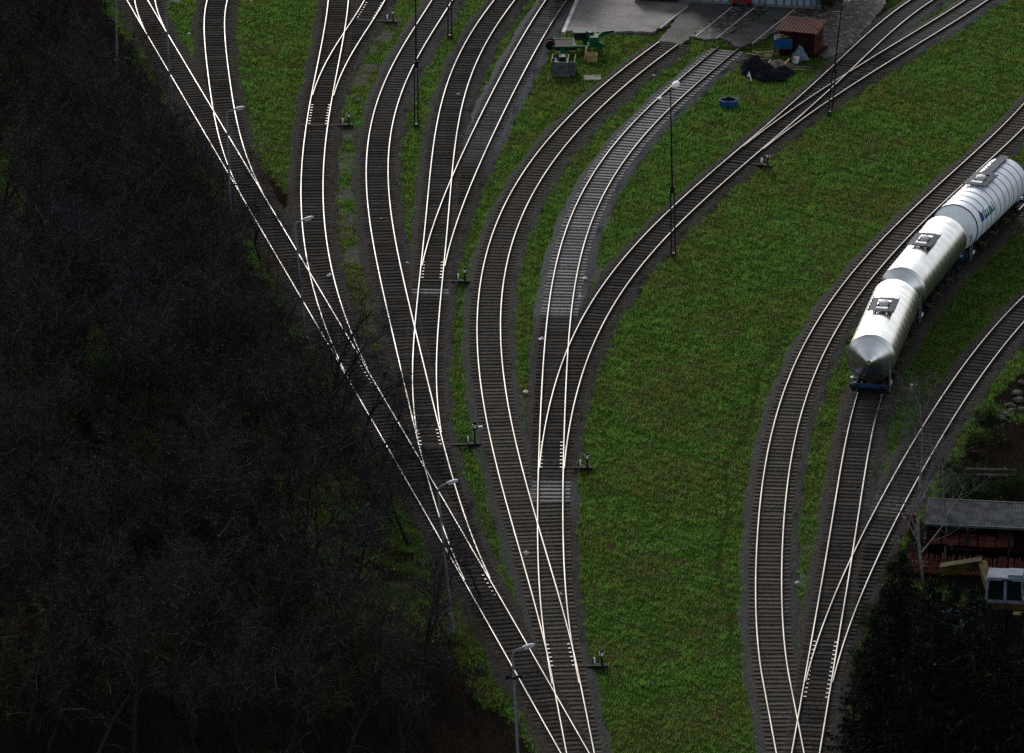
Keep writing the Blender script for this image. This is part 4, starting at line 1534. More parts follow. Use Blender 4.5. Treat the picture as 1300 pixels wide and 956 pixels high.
# rails let into the paving
for a, b_, lab in (((838, 36), (873, 8), 'bright rail let into the paving beside the concrete apron'),
                   ((884, 46), (929, 9), 'left rail let into the cobbles before the pale blue building'),
                   ((909, 49), (957, 10), 'right rail let into the cobbles before the pale blue building'),
                   ((955, 55), (1008, 12), 'rail let into the cobbles left of the red hut')):
    mb = MB()
    p, q = G(*a, 0.17), G(*b_, 0.17)
    mb.tube([p - Vector((0, 0, 0.012)), q - Vector((0, 0, 0.012))], 0.05, 10)
    tag(mb.build('inlaid_rail', M['sheen_steel']), lab, 'rail')

# ------------------------------------------------------------------ building at the top
pL, pR = G(866, 4, 0.0), G(1042, 14, 0.0)
d = (pR - pL)
rzb = math.atan2(d.y, d.x)
Lb = d.length
bd = thing('workshop_building', 'pale blue workshop building along the top edge behind the cobbles', 'building', pL, rzb)
w = MB()
w.box((Lb / 2, 6.0, 2.9), (Lb, 12.0, 5.8))
w.build('wall', M['facade'], bd)
rf = MB()
rf.box((Lb / 2, 6.0, 5.95), (Lb + 0.8, 12.8, 0.3))
rf.build('roof', M['dark_roof'], bd)
pl = MB()
pl.box((Lb / 2, -0.04, 0.16), (Lb + 0.1, 0.1, 0.34))
pl.build('plinth', M['concrete'], bd)
for x0, x1 in ((0.22, 0.34), (0.42, 0.56), (0.68, 0.79), (0.83, 0.93)):
    fr = MB()
    xa, xb = x0 * Lb, x1 * Lb
    for x in (xa, xb, (xa + xb) / 2):
        fr.box((x, -0.05, 2.1), (0.10, 0.12, 3.6))
    fr.box(((xa + xb) / 2, -0.05, 3.95), (xb - xa + 0.1, 0.12, 0.1))
    fo = fr.build('door_frame', M['facade_frame'], bd)
    for q in (0, 1):
        dp = MB()
        dp.box((xa + (q + 0.5) * (xb - xa) / 2, -0.02, 2.1), ((xb - xa) / 2 - 0.12, 0.06, 3.55))
        dp.build('door', M['facade'], fo)
for x in (0.12, 0.6, 0.97):
    dpipe = MB()
    dpipe.tube([(x * Lb, -0.12, 0.1), (x * Lb, -0.12, 5.6)], 0.06, 8)
    dpipe.build('drainpipe', M['facade_frame'], bd)

bx = G(940, 7, 0.15)
r = thing('blue_barrel', 'blue barrel on a red cart before the pale blue building', 'barrel', bx, 0)
mb = MB()
mb.lathe_x([(0, 0.34), (0.06, 0.36), (0.4, 0.36), (0.43, 0.38), (0.46, 0.36), (0.85, 0.36), (0.9, 0.33), (0.88, 0.28)], 20)
mb.v = [(z, y_, x + 0.45) for x, y_, z in mb.v]
mb.build('drum', M['blue_box'], r, 40)
r2 = thing('red_cart', 'low red cart carrying the blue barrel', 'cart', bx + Vector((0.1, 0, 0)), 0)
mb = MB()
mb.box((0, 0, 0.40), (1.5, 0.8, 0.1))
mb.build('deck', M['red'], r2)
for sx in (-0.55, 0.55):
    for sy in (-0.35, 0.35):
        wv = MB()
        wv.lathe_x([(-0.05, 0.18), (0.05, 0.18)], 12)
        wv.v = [(z + sx, x + sy, y_ + 0.18) for x, y_, z in wv.v]
        wv.build('wheel', M['black'], r2)

# dark skip and dark shrub at the top edge
p = G(832, 3, 0.14)
r = thing('skip_container', 'dark open skip standing on the apron at the top edge', 'skip', p, rzb)
mb = MB()
mb.box((0, 1.0, 0.75), (3.4, 1.9, 1.2), None, 0, 1.0)
for x in np.arange(-1.5, 1.6, 0.5):
    mb.box((x, 0.0, 0.75), (0.08, 0.12, 1.2))
mb.build('body', M['wagon_body'], r)
mb = MB()
for x in (-1.72, 1.72):
    mb.box((x, 1.0, 1.38), (0.12, 2.0, 0.1))
for y_ in (0.04, 1.96):
    mb.box((0, y_, 1.38), (3.32, 0.12, 0.1))
mb.build('rim', M['black'], r)
o = link('dark_bush', IVYB, None, G(1052, 13), 0.3)
o.scale = (0.75, 0.6, 0.6)
tag(o, 'dark bush at the corner of the pale blue building', 'bush')

# ------------------------------------------------------------------ red hut and the heap round it
p = G(1012, 71, 0.0)
hut = thing('red_hut', 'rust red sheet metal hut with corrugated roof', 'hut', p, rad(-20))
W, D, Hh = 2.7, 2.1, 1.65
mb = MB()
mb.box((0, D / 2, Hh / 2 + 0.25), (W, D, Hh))
mb.build('wall', [M['rust_wall']], hut)
fr = MB()
fr.box((0, -0.03, Hh / 2 + 0.2), (W - 0.1, 0.05, Hh - 0.25))
fr.build('front_boards', M['shed_dark'], hut)
rfm = MB()
n = 26
vs = []
for i in range(n + 1):
    x = -W / 2 - 0.25 + (W + 0.5) * i / n
    z = 0.02 * (1 if i % 2 else -1)
    for y_, zz in ((-0.35, Hh + 0.28), (D + 0.3, Hh + 0.6)):
        vs += [(x, y_, zz + z), (x, y_, zz + z - 0.05)]
fs = []
for i in range(n):
    b0 = i * 4
    fs += [(b0, b0 + 4, b0 + 6, b0 + 2), (b0 + 1, b0 + 3, b0 + 7, b0 + 5), (b0, b0 + 1, b0 + 5, b0 + 4), (b0 + 2, b0 + 6, b0 + 7, b0 + 3)]
fs += [(0, 2, 3, 1), (n * 4, n * 4 + 1, n * 4 + 3, n * 4 + 2)]
rfm.add(vs, fs)
rfm.build('roof', M['rust_roof'], hut)
gb = MB()
for s in (-1, 1):
    gb.add([(s * W / 2, 0, Hh + 0.2), (s * W / 2, D, Hh + 0.2), (s * W / 2, D, Hh + 0.62), (s * W / 2, 0, Hh + 0.2)][:3] + [(s * (W / 2 - 0.06), 0, Hh + 0.2), (s * (W / 2 - 0.06), D, Hh + 0.2), (s * (W / 2 - 0.06), D, Hh + 0.62)],
           [(0, 1, 2), (5, 4, 3), (0, 2, 5, 3), (1, 4, 5, 2), (0, 3, 4, 1)])
gb.build('gable', M['rust_wall'], hut)
mb = MB()
mb.box((W / 2 + 0.05, D / 2, 0.15), (0.5, D + 0.3, 0.3))
mb.box((0, D / 2, 0.12), (W + 0.1, D + 0.1, 0.24))
mb.build('base', M['shed_dark'], hut)
mb = MB()
mb.box((W / 2 + 0.02, D / 2 - 0.2, 1.2), (0.05, 0.9, 1.75))
do = mb.build('door', M['rust_roof'], hut)
mb = MB()
mb.box((W / 2 + 0.07, D / 2 + 0.12, 1.2), (0.06, 0.05, 0.16))
mb.build('handle', M['black'], do)

# blue crate, tarp, planks, sheets, bucket
p = G(994, 72, 0.0)
r = thing('blue_crate', 'blue ribbed metal crate in front of the red hut', 'crate', p, rad(-2))
mb = MB()
mb.box((0, 0.5, 0.95), (1.35, 1.0, 0.72))
for i in range(8):
    mb.box((-0.6 + i * 0.17, -0.02, 0.95), (0.05, 0.06, 0.7))
mb.build('body', M['blue_box'], r)
mb = MB()
for x in (-0.6, 0.6):
    for y_ in (0.08, 0.92):
        mb.box((x, y_, 0.3), (0.09, 0.09, 0.6))
mb.build('leg_frame', M['dark_steel'], r)
mb = MB()
for i in range(5):
    a = random.uniform(-0.4, 0.4)
    mb.box((random.uniform(-0.25, 0.25), 0.5 + random.uniform(-0.3, 0.3), 1.34 + 0.05 * i), (0.9, 0.1, 0.05), Matrix.Rotation(a, 3, 'Z'), 0)
tag(mb.build('plank_offcuts', M['wood'], None, None, p), 'raw plank offcuts lying on top of the blue crate', 'planks')


def crumple(w, d, h, n, seed, drape=1.0, th=0.03):
    """a crumpled sheet with thickness over a rough mound"""
    rg = np.random.default_rng(seed)
    u, v = np.meshgrid(np.linspace(-1, 1, n), np.linspace(-1, 1, n))
    z = np.zeros_like(u)
    for _ in range(9):
        cx, cy, q = rg.uniform(-0.7, 0.7), rg.uniform(-0.7, 0.7), rg.uniform(0.12, 0.4)
        z = np.maximum(z, h * rg.uniform(0.5, 1.0) * np.sqrt(np.clip(1 - ((u - cx) ** 2 + (v - cy) ** 2) / q, 0, 1)))
    for _ in range(16):
        a, f, ph = rg.uniform(0, PI), rg.uniform(3, 10), rg.uniform(0, 6)
        z += 0.10 * h * np.abs(np.sin((u * np.cos(a) + v * np.sin(a)) * f + ph))
    z *= np.clip(1.25 - np.maximum(abs(u), abs(v)), 0.1, 1)
    x = u * w / 2 + rg.normal(0, 0.03, u.shape)
    y_ = v * d / 2 + rg.normal(0, 0.03, u.shape)
    top = np.stack([x, y_, z + th], -1).reshape(-1, 3)
    bot = np.stack([x, y_, z - th * 0.2], -1).reshape(-1, 3)
    mb = MB()
    f = []
    N = n * n
    for j in range(n - 1):
        for i in range(n - 1):
            a = j * n + i
            f.append((a, a + 1, a + n + 1, a + n))
            f.append((N + a, N + a + n, N + a + n + 1, N + a + 1))
    ring = [i for i in range(n)] + [j * n + n - 1 for j in range(1, n)] + [(n - 1) * n + i for i in range(n - 2, -1, -1)] + [j * n for j in range(n - 2, 0, -1)]
    for a, b in zip(ring, ring[1:] + ring[:1]):
        f.append((b, a, N + a, N + b))
    mb.add(np.concatenate([top, bot]).tolist(), f)
    return mb


o = crumple(1.0, 1.3, 0.5, 14, 3).build('tarpaulin', M['blue_tarp'], None, 60, G(1016, 76, 0.05), 0.3)
tag(o, 'crumpled grey blue tarpaulin leaning against the red hut', 'tarpaulin')
for i, (px, py, w, dd, hh) in enumerate(((952, 90, 1.3, 1.9, .42), (963, 96, 1.4, 1.7, .36), (974, 101, 1.3, 1.6, .4), (986, 99, 1.5, 1.8, .34), (995, 93, 1.1, 1.5, .3), (970, 90, 1.5, 1.6, .3), (958, 84, 1.2, 1.6, .38))):
    o = crumple(w, dd, hh, 14, 10 + i).build('plastic_bag', M['rubber'], None, 180, G(px, py, 0.0), i)
    tag(o, 'black plastic bag or sheet in the low dark heap before the red hut', 'bag', 'black bags heaped before the red hut')
o = crumple(2.0, 2.0, 0.2, 16, 23).build('board_pile', M['old_wood'], None, 50, G(988, 84, 0.0), 0.4)
tag(o, 'flattened grey boards between the blue crate and the black heap', 'boards')
rr_ = random.Random(5)
PL = []
for n, (px, py, ln, a, mk, z) in enumerate(((963, 70, 1.9, -25, 'wood', .25), (968, 68, 1.7, -35, 'wood', .32), (972, 66, 1.5, 25, 'wood', .4), (976, 68, 1.6, 12, 'wood', .3), (960, 75, 2.2, 5, 'old_wood', .2),
                                            (955, 77, 2.4, 8, 'old_wood', .12), (1003, 86, 3.0, -4, 'old_wood', .1), (992, 84, 3.2, -7, 'old_wood', .15), (1008, 88, 2.4, 2, 'wood', .08), (999, 78, 1.5, 75, 'wood', .5), (1006, 73, 1.4, 88, 'scrap_rust', .5), (975, 80, 1.3, 70, 'wood', .3))):
    mb = MB()
    mb.box((0, 0, 0), (ln, 0.14, 0.06), Matrix.Rotation(rr_.uniform(-0.06, 0.06), 3, 'Y'))
    o = mb.build('plank', M[mk], None, None, G(px, py, z), rad(a))
    tag(o, 'loose scrap plank lying in the heap before the red hut', 'plank', 'planks in the heap before the red hut')
p = G(1010, 80, 0.05)
r = thing('white_bucket', 'white bucket standing among the planks', 'bucket', p)
mb = MB()
mb.lathe_x([(0, 0.2), (0.02, 0.22), (0.42, 0.27), (0.44, 0.28), (0.44, 0.24), (0.1, 0.2)], 16)
mb.v = [(z, y_, x) for x, y_, z in mb.v]
mb.build('pail', M['white'], r, 40)
mb = MB()
mb.tube([(-0.27, 0, 0.42), (-0.2, 0, 0.58), (0, 0, 0.64), (0.2, 0, 0.58), (0.27, 0, 0.42)], 0.012, 5)
mb.build('handle', M['galv'], r)

# small white post sign on the lawn
p = G(951.5, 116, 0)
r = thing('post_sign', 'small white arrow sign on a thin dark post on the lawn', 'sign', p)
mb = MB()
mb.tube([(0, 0, 0), (0, 0, 1.05)], 0.03, 6)
mb.build('post', M['dark_steel'], r)
mb = MB()
mb.add([(-0.13, 0, 1.25), (0.05, 0, 1.25), (0.16, 0, 0.8), (0.06, 0, 0.75), (-0.02, 0, 1.1), (-0.2, 0, 1.15), (-0.02, 0, 1.5)] + [(-0.13, 0.03, 1.25), (0.05, 0.03, 1.25), (0.16, 0.03, 0.8), (0.06, 0.03, 0.75), (-0.02, 0.03, 1.1), (-0.2, 0.03, 1.15), (-0.02, 0.03, 1.5)],
       [(0, 5, 4, 3, 2, 1, 6), (13, 8, 9, 10, 11, 12, 7), (0, 6, 13, 7), (6, 1, 8, 13), (1, 2, 9, 8), (2, 3, 10, 9), (3, 4, 11, 10), (4, 5, 12, 11), (5, 0, 7, 12)])
mb.build('arrow_board', M['white'], r)

# blue tub with rags on the lawn
p = G(925, 134, 0)
r = thing('blue_tub', 'low blue tub filled with dark scrap lying on the lawn', 'tub', p, rad(4))
mb = MB()
n = 20
for k_, (rx, ry, z) in enumerate(((0.62, 0.5, 0.0), (0.7, 0.58, 0.42), (0.7, 0.58, 0.46), (0.62, 0.5, 0.46), (0.56, 0.45, 0.12))):
    for j in range(n):
        a = 2 * PI * j / n
        mb.v.append((rx * math.cos(a), ry * math.sin(a), z))
for k_ in range(4):
    for j in range(n):
        mb.f.append((k_ * n + j, k_ * n + (j + 1) % n, (k_ + 1) * n + (j + 1) % n, (k_ + 1) * n + j))
        mb.m.append(0)
mb.f.append(tuple(4 * n + j for j in range(n)))
mb.m.append(0)
mb.build('shell', M['blue_box'], r, 40)
o = crumple(0.95, 0.8, 0.28, 10, 31).build('scrap_bundle', M['rubber'], None, 60, p + Vector((0, 0, 0.14)))
tag(o, 'dark crumpled scrap inside the blue tub', 'scrap')
mb = MB()
mb.tube([(0.5, 0, 0.46), (0.75, 0.05, 0.58), (0.9, 0.0, 0.42)], 0.035, 6)
mb.build('spout', M['galv'], r)

# ------------------------------------------------------------------ green machine, grey bin, yellow box, slab
p = G(731, 72, 0)
r = thing('green_machine', 'green agricultural machine frame with a long drawbar on the grass by the apron', 'machine', p, rad(2))
mb = MB()
for y_ in (0.0, 1.9):
    mb.box((-0.35, y_, 0.75), (2.7, 0.14, 0.16))
mb.box((-1.6, 0.95, 0.75), (0.16, 1.9, 0.16))
mb.box((0.95, 0.95, 0.75), (0.16, 1.9, 0.16))
mb.box((-0.1, 0.95, 0.78), (0.14, 1.9, 0.12))
mb.bar((0.9, 0.3, 0.8), (2.0, 1.9, 1.25), 0.14)
mb.bar((0.9, 1.6, 0.8), (2.9, 2.1, 1.3), 0.14)
mb.bar((2.0, 1.9, 1.25), (2.9, 2.1, 1.3), 0.12)
mb.build('frame', M['green_paint'], r)
mb = MB()
mb.box((-0.7, 0.95, 0.62), (1.6, 1.5, 0.36))
mb.build('deck', M['wagon_body'], r)
mb = MB()
mb.box((1.35, 1.0, 0.95), (0.8, 1.4, 0.7), None, 0, 0.75)
mb.box((1.75, 0.5, 0.7), (0.5, 0.5, 0.5), Matrix.Rotation(0.4, 3, 'Y'))
mb.box((1.1, 1.5, 1.2), (0.4, 0.5, 0.5), Matrix.Rotation(0.5, 3, 'Z'))
mb.build('gearbox', M['green_paint'], r)
for x in (-1.0, 0.75):
    for y_ in (0.0, 1.9):
        mb = MB()
        mb.box((x, y_, 0.36), (0.42 if x < 0 else 0.3, 0.3, 0.72), None, 0, 0.85)
        mb.build('leg', M['green_paint'], r)
for y_ in (0.55, 1.25):
    mb = MB()
    mb.lathe_x([(-0.14, 0.2), (-0.12, 0.36), (0.12, 0.36), (0.14, 0.2)], 16)
    mb.v = [(z - 1.85, x + y_, yy + 0.75) for x, yy, z in mb.v]
    mb.build('wheel', M['black'], r, 40)
mb = MB()
mb.box((0.75, 2.55, 0.95), (1.6, 1.3, 0.5))
mb.build('hopper', M['wagon_body'], r)
mb = MB()
mb.box((0.75, 2.55, 1.23), (1.75, 1.45, 0.06))
mb.build('hopper_lid', M['machine_grey'], r)
p = G(751, 78, 0)
r = thing('yellow_box', 'small faded yellow open box below the green machine', 'box', p, rad(12))
mb = MB()
for sx, sy, lx, ly in ((0, -0.3, 0.75, 0.05), (0, 0.3, 0.75, 0.05), (-0.35, 0, 0.05, 0.55), (0.35, 0, 0.05, 0.55)):
    mb.box((sx, sy, 0.32), (lx, ly, 0.6))
mb.box((0, 0, 0.06), (0.7, 0.56, 0.06))
mb.build('body', M['yellow_pale'], r)
mb = MB()
mb.box((-0.4, 0.15, 0.62), (0.07, 0.35, 0.9), Matrix.Rotation(0.15, 3, 'Y'))
mb.build('flap', M['yellow_pale'], r)
p = G(714, 98, 0)
r = thing('grey_bin', 'grey green open machine bin with torn lower edge on the grass', 'bin', p, rad(-3))
mb = MB()
W, D, Hh = 1.55, 2.0, 1.1
mb.box((-0.25, 0.04, 0.62), (W - 0.42, 0.08, Hh - 0.1))
mb.box((-0.25, D, 0.62), (W - 0.42, 0.08, Hh - 0.1))
mb.box((-W / 2 - 0.02, D / 2, 0.62), (0.08, D, Hh - 0.1))
mb.box((0.36, D / 2, 0.62), (0.08, D, Hh - 0.1))
mb.box((-0.2, D / 2, 0.9), (1.1, D - 0.1, 0.08))
mb.build('body', M['machine_grey'], r)
mb = MB()
for i in range(9):
    mb.box((-0.75 + i * 0.15, -0.03, 0.13), (0.08, 0.05, 0.2), Matrix.Rotation(random.uniform(-0.4, 0.4), 3, 'Y'))
mb.build('tine_row', M['galv'], r)
mb = MB()
mb.box((0.62, 0.1, 0.62), (0.44, 0.06, 1.0))
mb.box((0.86, D / 2, 0.62), (0.06, D, 1.0))
mb.box((0.62, D / 2, 0.2), (0.44, D, 0.06))
mb.build('side_chute', M['machine_grey'], r)
mb = MB()
mb.box((-0.1, 1.1, 1.1), (0.5, 0.6, 0.35), Matrix.Rotation(0.3, 3, 'Z'))
mb.tube([(-0.4, 1.4, 0.95), (-0.45, 1.4, 1.35), (-0.2, 1.4, 1.4)], 0.08, 8)
mb.tube([(-0.75, 0.3, 1.15), (-0.6, 0.3, 1.3)], 0.1, 8)
mb.build('gear_unit', M['dark_steel'], r)
mb = MB()
a, b_ = G(740, 100, 0.03), G(762, 96, 0.03)
mb.box((0, 0, 0), (1.25, 1.1, 0.12))
tag(mb.build('concrete_slab', M['concrete'], None, None, G(752, 99, 0.03), 0.06), 'flat worn concrete slab lying in the grass by the curving brown track', 'slab')

# yellow marker post by the wagons and yellow hydrant at the top edge
for px, py, lab, hh in ((1156, 496, 'short yellow marker post on the grass right of the tank wagons', 0.35), (318, 9, 'small yellow marker on the lawn near the top edge', 0.5)):
    r = thing('marker_post', lab, 'marker post', G(px, py))
    mb = MB()
    mb.tube([(0, 0, -0.05), (0.05, 0.1, hh)], 0.09, 8)
    mb.build('post', M['yellow_pale'], r)
    mb = MB()
    mb.ball((0.05, 0.1, hh), 0.1, 8, 5)
    mb.build('cap', M['white'], r)
# bits of white litter
for px, py, s, lab in ((742, 354, .3, 'white scrap of litter between the pale track and the dark track'), (736, 377, .26, 'narrow white scrap on the ballast of the pale track'), (688, 431, .3, 'white rag beside the pale track'), (582, 120, .16, 'white paper scrap on the brown ballasted track'), (517, 334, .16, 'small white scrap beside the S-curved track'),
                       (484, 278, .12, 'tiny white scrap between the rails of the S-curved track'), (240, 43, .16, 'white scrap on the lawn beside the first lamp post'), (419, 350, .28, 'white rag beside the dark third track'), (711, 755, .2, 'white stone between the rails near the front'), (668, 703, .35, 'torn white rag between the merging rails near the front'),
                       (1012, 740, .2, 'white scrap at the end of the narrow grass strip'), (667, 498, .25, 'pale scrap on the grass beside the central track'), (830, 96, .12, 'tiny white scrap on the upper lawn')):
    o = crumple(s * 1.1, s * 0.9, s * 0.25, 6, int(px)).build('litter', M['white'], None, None, G(px, py, 0.13), px)
    tag(o, lab, 'litter')

# ------------------------------------------------------------------ scrap yard, lower right
a = G(1178, 634, 2.9)
b_ = G(1306, 640, 2.9)
d = b_ - a
rz = math.atan2(d.y, d.x)
ln = d.length + 3
dep = 3.4
sh = thing('storage_shed', 'long open shed with grey ribbed sheet roof at the right edge', 'shed', (a.x, a.y, 0), rz)
rf = MB()
n = int(ln / 0.09)
vs, fs = [], []
for i in range(n + 1):
    x = ln * i / n
    z = 0.011 * (1 if i % 2 else -1)
    for y_, zz in ((0.0, 2.95), (-dep, 2.72)):
        vs += [(x, y_, zz + z), (x, y_, zz + z - 0.05)]
for i in range(n):
    b0 = i * 4
    fs += [(b0, b0 + 2, b0 + 6, b0 + 4), (b0 + 1, b0 + 5, b0 + 7, b0 + 3), (b0, b0 + 4, b0 + 5, b0 + 1), (b0 + 2, b0 + 3, b0 + 7, b0 + 6)]
fs += [(0, 1, 3, 2), (n * 4, n * 4 + 2, n * 4 + 3, n * 4 + 1)]
rf.add(vs, fs)
ro = rf.build('roof', M['ridged_roof'], sh)
mb = MB()
mb.box((ln / 2, -dep - 0.03, 2.66), (ln, 0.06, 0.14))
mb.box((ln / 2, 0.03, 2.92), (ln, 0.06, 0.12))
mb.build('fascia', M['machine_grey'], ro)
mb = MB()
mb.box((ln / 2, -0.25, 1.35), (ln - 0.3, 0.1, 2.7))
mb.box((0.2, -dep / 2, 1.3), (0.1, dep - 0.6, 2.6))
mb.build('wall', M['shed_dark'], sh)
for x in np.arange(0.2, ln, 2.4):
    mb = MB()
    mb.box((x, -dep + 0.2, 1.32), (0.14, 0.14, 2.64))
    mb.build('post', M['dark_steel'], sh)
mb = MB()
mb.box((ln / 2, -dep / 2 - 0.2, 1.25), (ln - 0.6, 2.2, 0.08))
mb.build('shelf', M['shed_dark'], sh)
Rz = Matrix.Rotation(rz, 3, 'Z')


def shed_pt(x, y_, z):
    return Vector((a.x, a.y, 0)) + Rz @ Vector((x, y_, z))


rg = random.Random(9)
for i in range(5):
    mb = MB()
    for q in range(7):
        mb.box((rg.uniform(-0.05, 0.05), q * 0.17 - 0.5, 0.12 + 0.16 * rg.random()), (0.95, 0.15, 0.34), Matrix.Rotation(rg.uniform(-0.15, 0.15), 3, 'Y'))
    tag(mb.build('scrap_bundle', M['scrap_rust'], None, None, shed_pt(0.5 + i * 1.05, -dep + 0.9, 1.3), rz), 'rust red bundle of scrap iron on the shelf under the sheet roof', 'scrap', 'scrap bundles on the shed shelf')
for i in range(7):
    mb = MB()
    for q in range(9):
        mb.bar((-0.45 + q * 0.11, -0.5, 0.1 + rg.random() * 0.1), (-0.42 + q * 0.11 + rg.uniform(-0.08, 0.12), 0.5, 0.75 + rg.random() * 0.3), 0.09, 0.12)
    mb.box((0, 0.1, 0.25), (1.0, 0.9, 0.5))
    tag(mb.build('scrap_bundle', M['scrap_rust'], None, None, shed_pt(-0.6 + i * 1.02, -dep - 0.9, 0.0), rz), 'reddish pile of leaning rusty bars on the ground before the shed', 'scrap', 'rusty piles before the shed')
mb = MB()
mb.box((0, 0, 0.5), (0.35, 0.3, 1.0), Matrix.Rotation(0.2, 3, 'Y'))
mb.box((0.1, 0.1, 1.1), (0.3, 0.25, 0.3), Matrix.Rotation(0.5, 3, 'Y'))
tag(mb.build('scrap_bundle', M['scrap_rust'], None, None, G(1157, 678, 0)), 'upright rusty red drum remains left of the birch trunk', 'scrap')

# stack of old dark beams
for i, (px, py, z, ln_) in enumerate(((1257, 612, 0.15, 3.2), (1257, 606, 0.15, 3.2), (1257, 600, 0.15, 3.2), (1256, 609, 0.45, 3.1), (1258, 602, 0.45, 3.1), (1257, 605, 0.75, 3.1), (1257, 598, 0.75, 3.0))):
    mb = MB()
    mb.box((0, 0, 0), (ln_, 0.26, 0.28))
    tag(mb.build('old_beam', M['timber'], None, None, G(px, py, z), -0.05 + 0.02 * (i % 3)), 'old dark timber beam stacked above the scrap yard', 'beam', 'stack of old dark beams')
# rubble
for i, (px, py, s) in enumerate(((1298, 487, .3), (1291, 501, .35), (1283, 516, .28), (1293, 510, .35), (1276, 528, .3), (1285, 522, .25), (1270, 533, .35), (1296, 520, .22))):
    mb = MB()
    mb.ball((0, 0, s * 0.3), s, 8, 6, 0, 0.55)
    mb.v = [(x * rg.uniform(.8, 1.2), y_ * rg.uniform(.8, 1.2), z * rg.uniform(.8, 1.2)) for x, y_, z in mb.v]
    tag(mb.build('rubble_stone', M['rock'], None, None, G(px, py), i), 'pale rubble stone on the verge at the right edge', 'stone', 'rubble stones on the verge')

# crane with white cab and yellow jib
p = G(1276, 792, 0.0)
cr = thing('rail_crane', 'yellow crane with white cab and dark windows at the right edge', 'crane', p, rad(-8))
mb = MB()
mb.box((0.9, 0.4, 0.95), (4.2, 2.4, 0.5))
mb.build('chassis', M['black'], cr)
for x in (-0.7, 0.6, 2.2):
    for s in (-0.85, 1.65):
        wv = MB()
        wv.lathe_x([(-0.16, 0.3), (-0.15, 0.5), (0.15, 0.5), (0.16, 0.3)], 18)
        wv.v = [(z + x, xx + s, yy + 0.5) for xx, yy, z in wv.v]
        wv.build('wheel', M['black'], cr, 40)
mb = MB()
mb.box((0.15, 0.2, 1.42), (2.6, 2.2, 0.42))
mb.build('body', M['yellow_paint'], cr)
cab = MB()
zc0 = 1.65
for x in (-1.08, 0.0, 1.02):
    cab.bar((x, -0.86, zc0), (x * 0.92, -0.66, zc0 + 1.3), 0.17 if x == 0 else 0.12, 0.1)
    cab.bar((x, 0.95, zc0), (x * 0.92, 0.8, zc0 + 1.3), 0.12, 0.1)
cab.box((0, 0.05, zc0 + 0.06), (2.3, 1.95, 0.14))
cab.box((-0.02, 0.07, zc0 + 1.36), (2.15, 1.62, 0.16), None, 0, 0.92)
cab.box((0.55, 0.1, zc0 + 1.5), (0.9, 1.2, 0.1), None, 0, 0.9)
co = cab.build('cab', M['cab_white'], cr)
gl = MB()
for x0, x1 in ((-1.0, -0.1), (0.1, 0.94)):
    gl.add([(x0, -0.80, zc0 + 0.14), (x1, -0.80, zc0 + 0.14), (x1 * 0.95, -0.66, zc0 + 1.22), (x0 * 0.95, -0.66, zc0 + 1.22),
            (x0, -0.76, zc0 + 0.14), (x1, -0.76, zc0 + 0.14), (x1 * 0.95, -0.62, zc0 + 1.22), (x0 * 0.95, -0.62, zc0 + 1.22)],
           [(0, 1, 2, 3), (7, 6, 5, 4), (0, 4, 5, 1), (1, 5, 6, 2), (2, 6, 7, 3), (3, 7, 4, 0)])
for s in (-1, 1):
    gl.box((s * 1.03, 0.05, zc0 + 0.68), (0.05, 1.5, 1.05), Matrix.Rotation(-s * 0.06, 3, 'Y'))
gl.box((0, 0.86, zc0 + 0.68), (1.9, 0.05, 1.05))
gl.build('window', M['window'], co)
wp_ = MB()
wp_.bar((0.1, -0.84, zc0 + 1.1), (0.35, -0.74, zc0 + 1.3), 0.03)
wp_.bar((-0.2, -0.82, zc0 + 1.35), (0.35, -0.74, zc0 + 1.32), 0.05)
wp_.build('wiper', M['black'], co)
hl = MB()
hl.ball((1.25, -0.95, zc0 + 0.35), 0.2, 12, 8)
hl.build('headlamp', M['glass'], cr, 40)
rl = MB()
rl.box((1.15, -0.97, 1.38), (0.14, 0.06, 0.1))
rl.build('rear_lamp', M['red'], cr)
bp = MB()
bp.box((1.2, -1.0, 1.1), (1.4, 0.2, 0.14))
bp.build('bumper', M['yellow_pale'], cr)
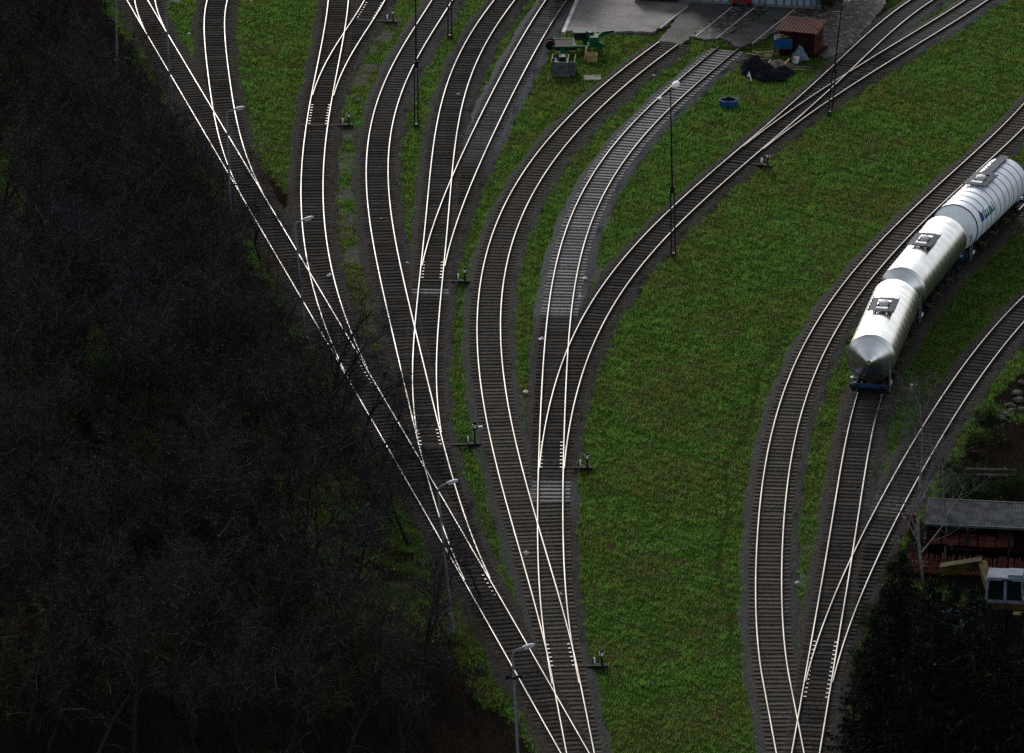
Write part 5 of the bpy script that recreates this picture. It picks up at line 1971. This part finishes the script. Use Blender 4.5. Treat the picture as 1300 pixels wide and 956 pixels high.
# jib lying toward the left, built in the crane's frame
jl, jr = G(1194, 724, 1.6), G(1246, 716, 2.0)
inv = (Matrix.Translation(p) @ Matrix.Rotation(rad(-8), 4, 'Z')).inverted()
j1, j2 = inv @ jl, inv @ jr
j3 = Vector((-0.9, 0.9, 1.7))
jb = MB()
jb.bar(j1, j2, 0.55, 0.5)
jb.bar(j2, j3, 0.5, 0.5)
jb.bar(j1 + Vector((0, 0, 0.3)), j2 + Vector((0, 0, 0.3)), 0.62, 0.06)
jb.build('jib', M['yellow_paint'], cr)
hk = MB()
hk.tube([j1, j1 + Vector((0, 0, -0.6)), j1 + Vector((0.12, 0, -0.8)), j1 + Vector((0.2, 0, -0.6))], 0.05, 6)
hk.build('hook', M['black'], cr)
o = crumple(1.5, 1.6, 0.8, 14, 77).build('tarpaulin', M['blue_tarp'], None, 60, G(1207, 800, 0.0), 0.7)
tag(o, 'pale blue crumpled sheet in the dark below the crane jib', 'tarpaulin')

# ------------------------------------------------------------------ light, sky, camera
AZ, EL = -14.0, 24.0
w = bpy.data.worlds.new('World')
SC.world = w
w.use_nodes = True
nt = w.node_tree
sky = nt.nodes.new('ShaderNodeTexSky')
sky.sky_type = 'NISHITA'
sky.sun_disc = False
sky.sun_elevation = rad(EL)
sky.sun_rotation = rad(AZ)
sky.air_density = 1.0
sky.dust_density = 2.5
sky.ozone_density = 1.0
bgn = nt.nodes['Background']
hs = nt.nodes.new('ShaderNodeHueSaturation')
hs.inputs['Saturation'].default_value = 0.35
nt.links.new(sky.outputs[0], hs.inputs['Color'])
nt.links.new(hs.outputs[0], bgn.inputs[0])
bgn.inputs[1].default_value = 0.10

sd = Vector((math.sin(rad(AZ)) * math.cos(rad(EL)), math.cos(rad(AZ)) * math.cos(rad(EL)), math.sin(rad(EL))))
su = bpy.data.lights.new('sun', 'SUN')
su.energy = 1.5
su.angle = rad(13)
su.color = (1.0, 0.97, 0.94)
so = bpy.data.objects.new('sun', su)
COL.objects.link(so)
so.rotation_euler = (-sd).to_track_quat('-Z', 'Y').to_euler()
so.location = sd * 200

cd = bpy.data.cameras.new('camera')
cd.sensor_fit = 'HORIZONTAL'
cd.sensor_width = 36.0
cd.lens = 36.0 * FPX / 1300.0
cd.clip_start = 5.0
cd.clip_end = 20000.0
co_ = bpy.data.objects.new('camera', cd)
COL.objects.link(co_)
co_.location = CAM
co_.rotation_euler = (PI / 2 - TH, 0, 0)
SC.camera = co_

SC.view_settings.view_transform = 'Standard'
SC.view_settings.look = 'None'
SC.view_settings.exposure = 0.95
SC.view_settings.gamma = 1.0
SC.render.engine = 'CYCLES'
SC.cycles.use_denoising = False
SC.cycles.max_bounces = 5
SC.cycles.diffuse_bounces = 2
SC.cycles.glossy_bounces = 3
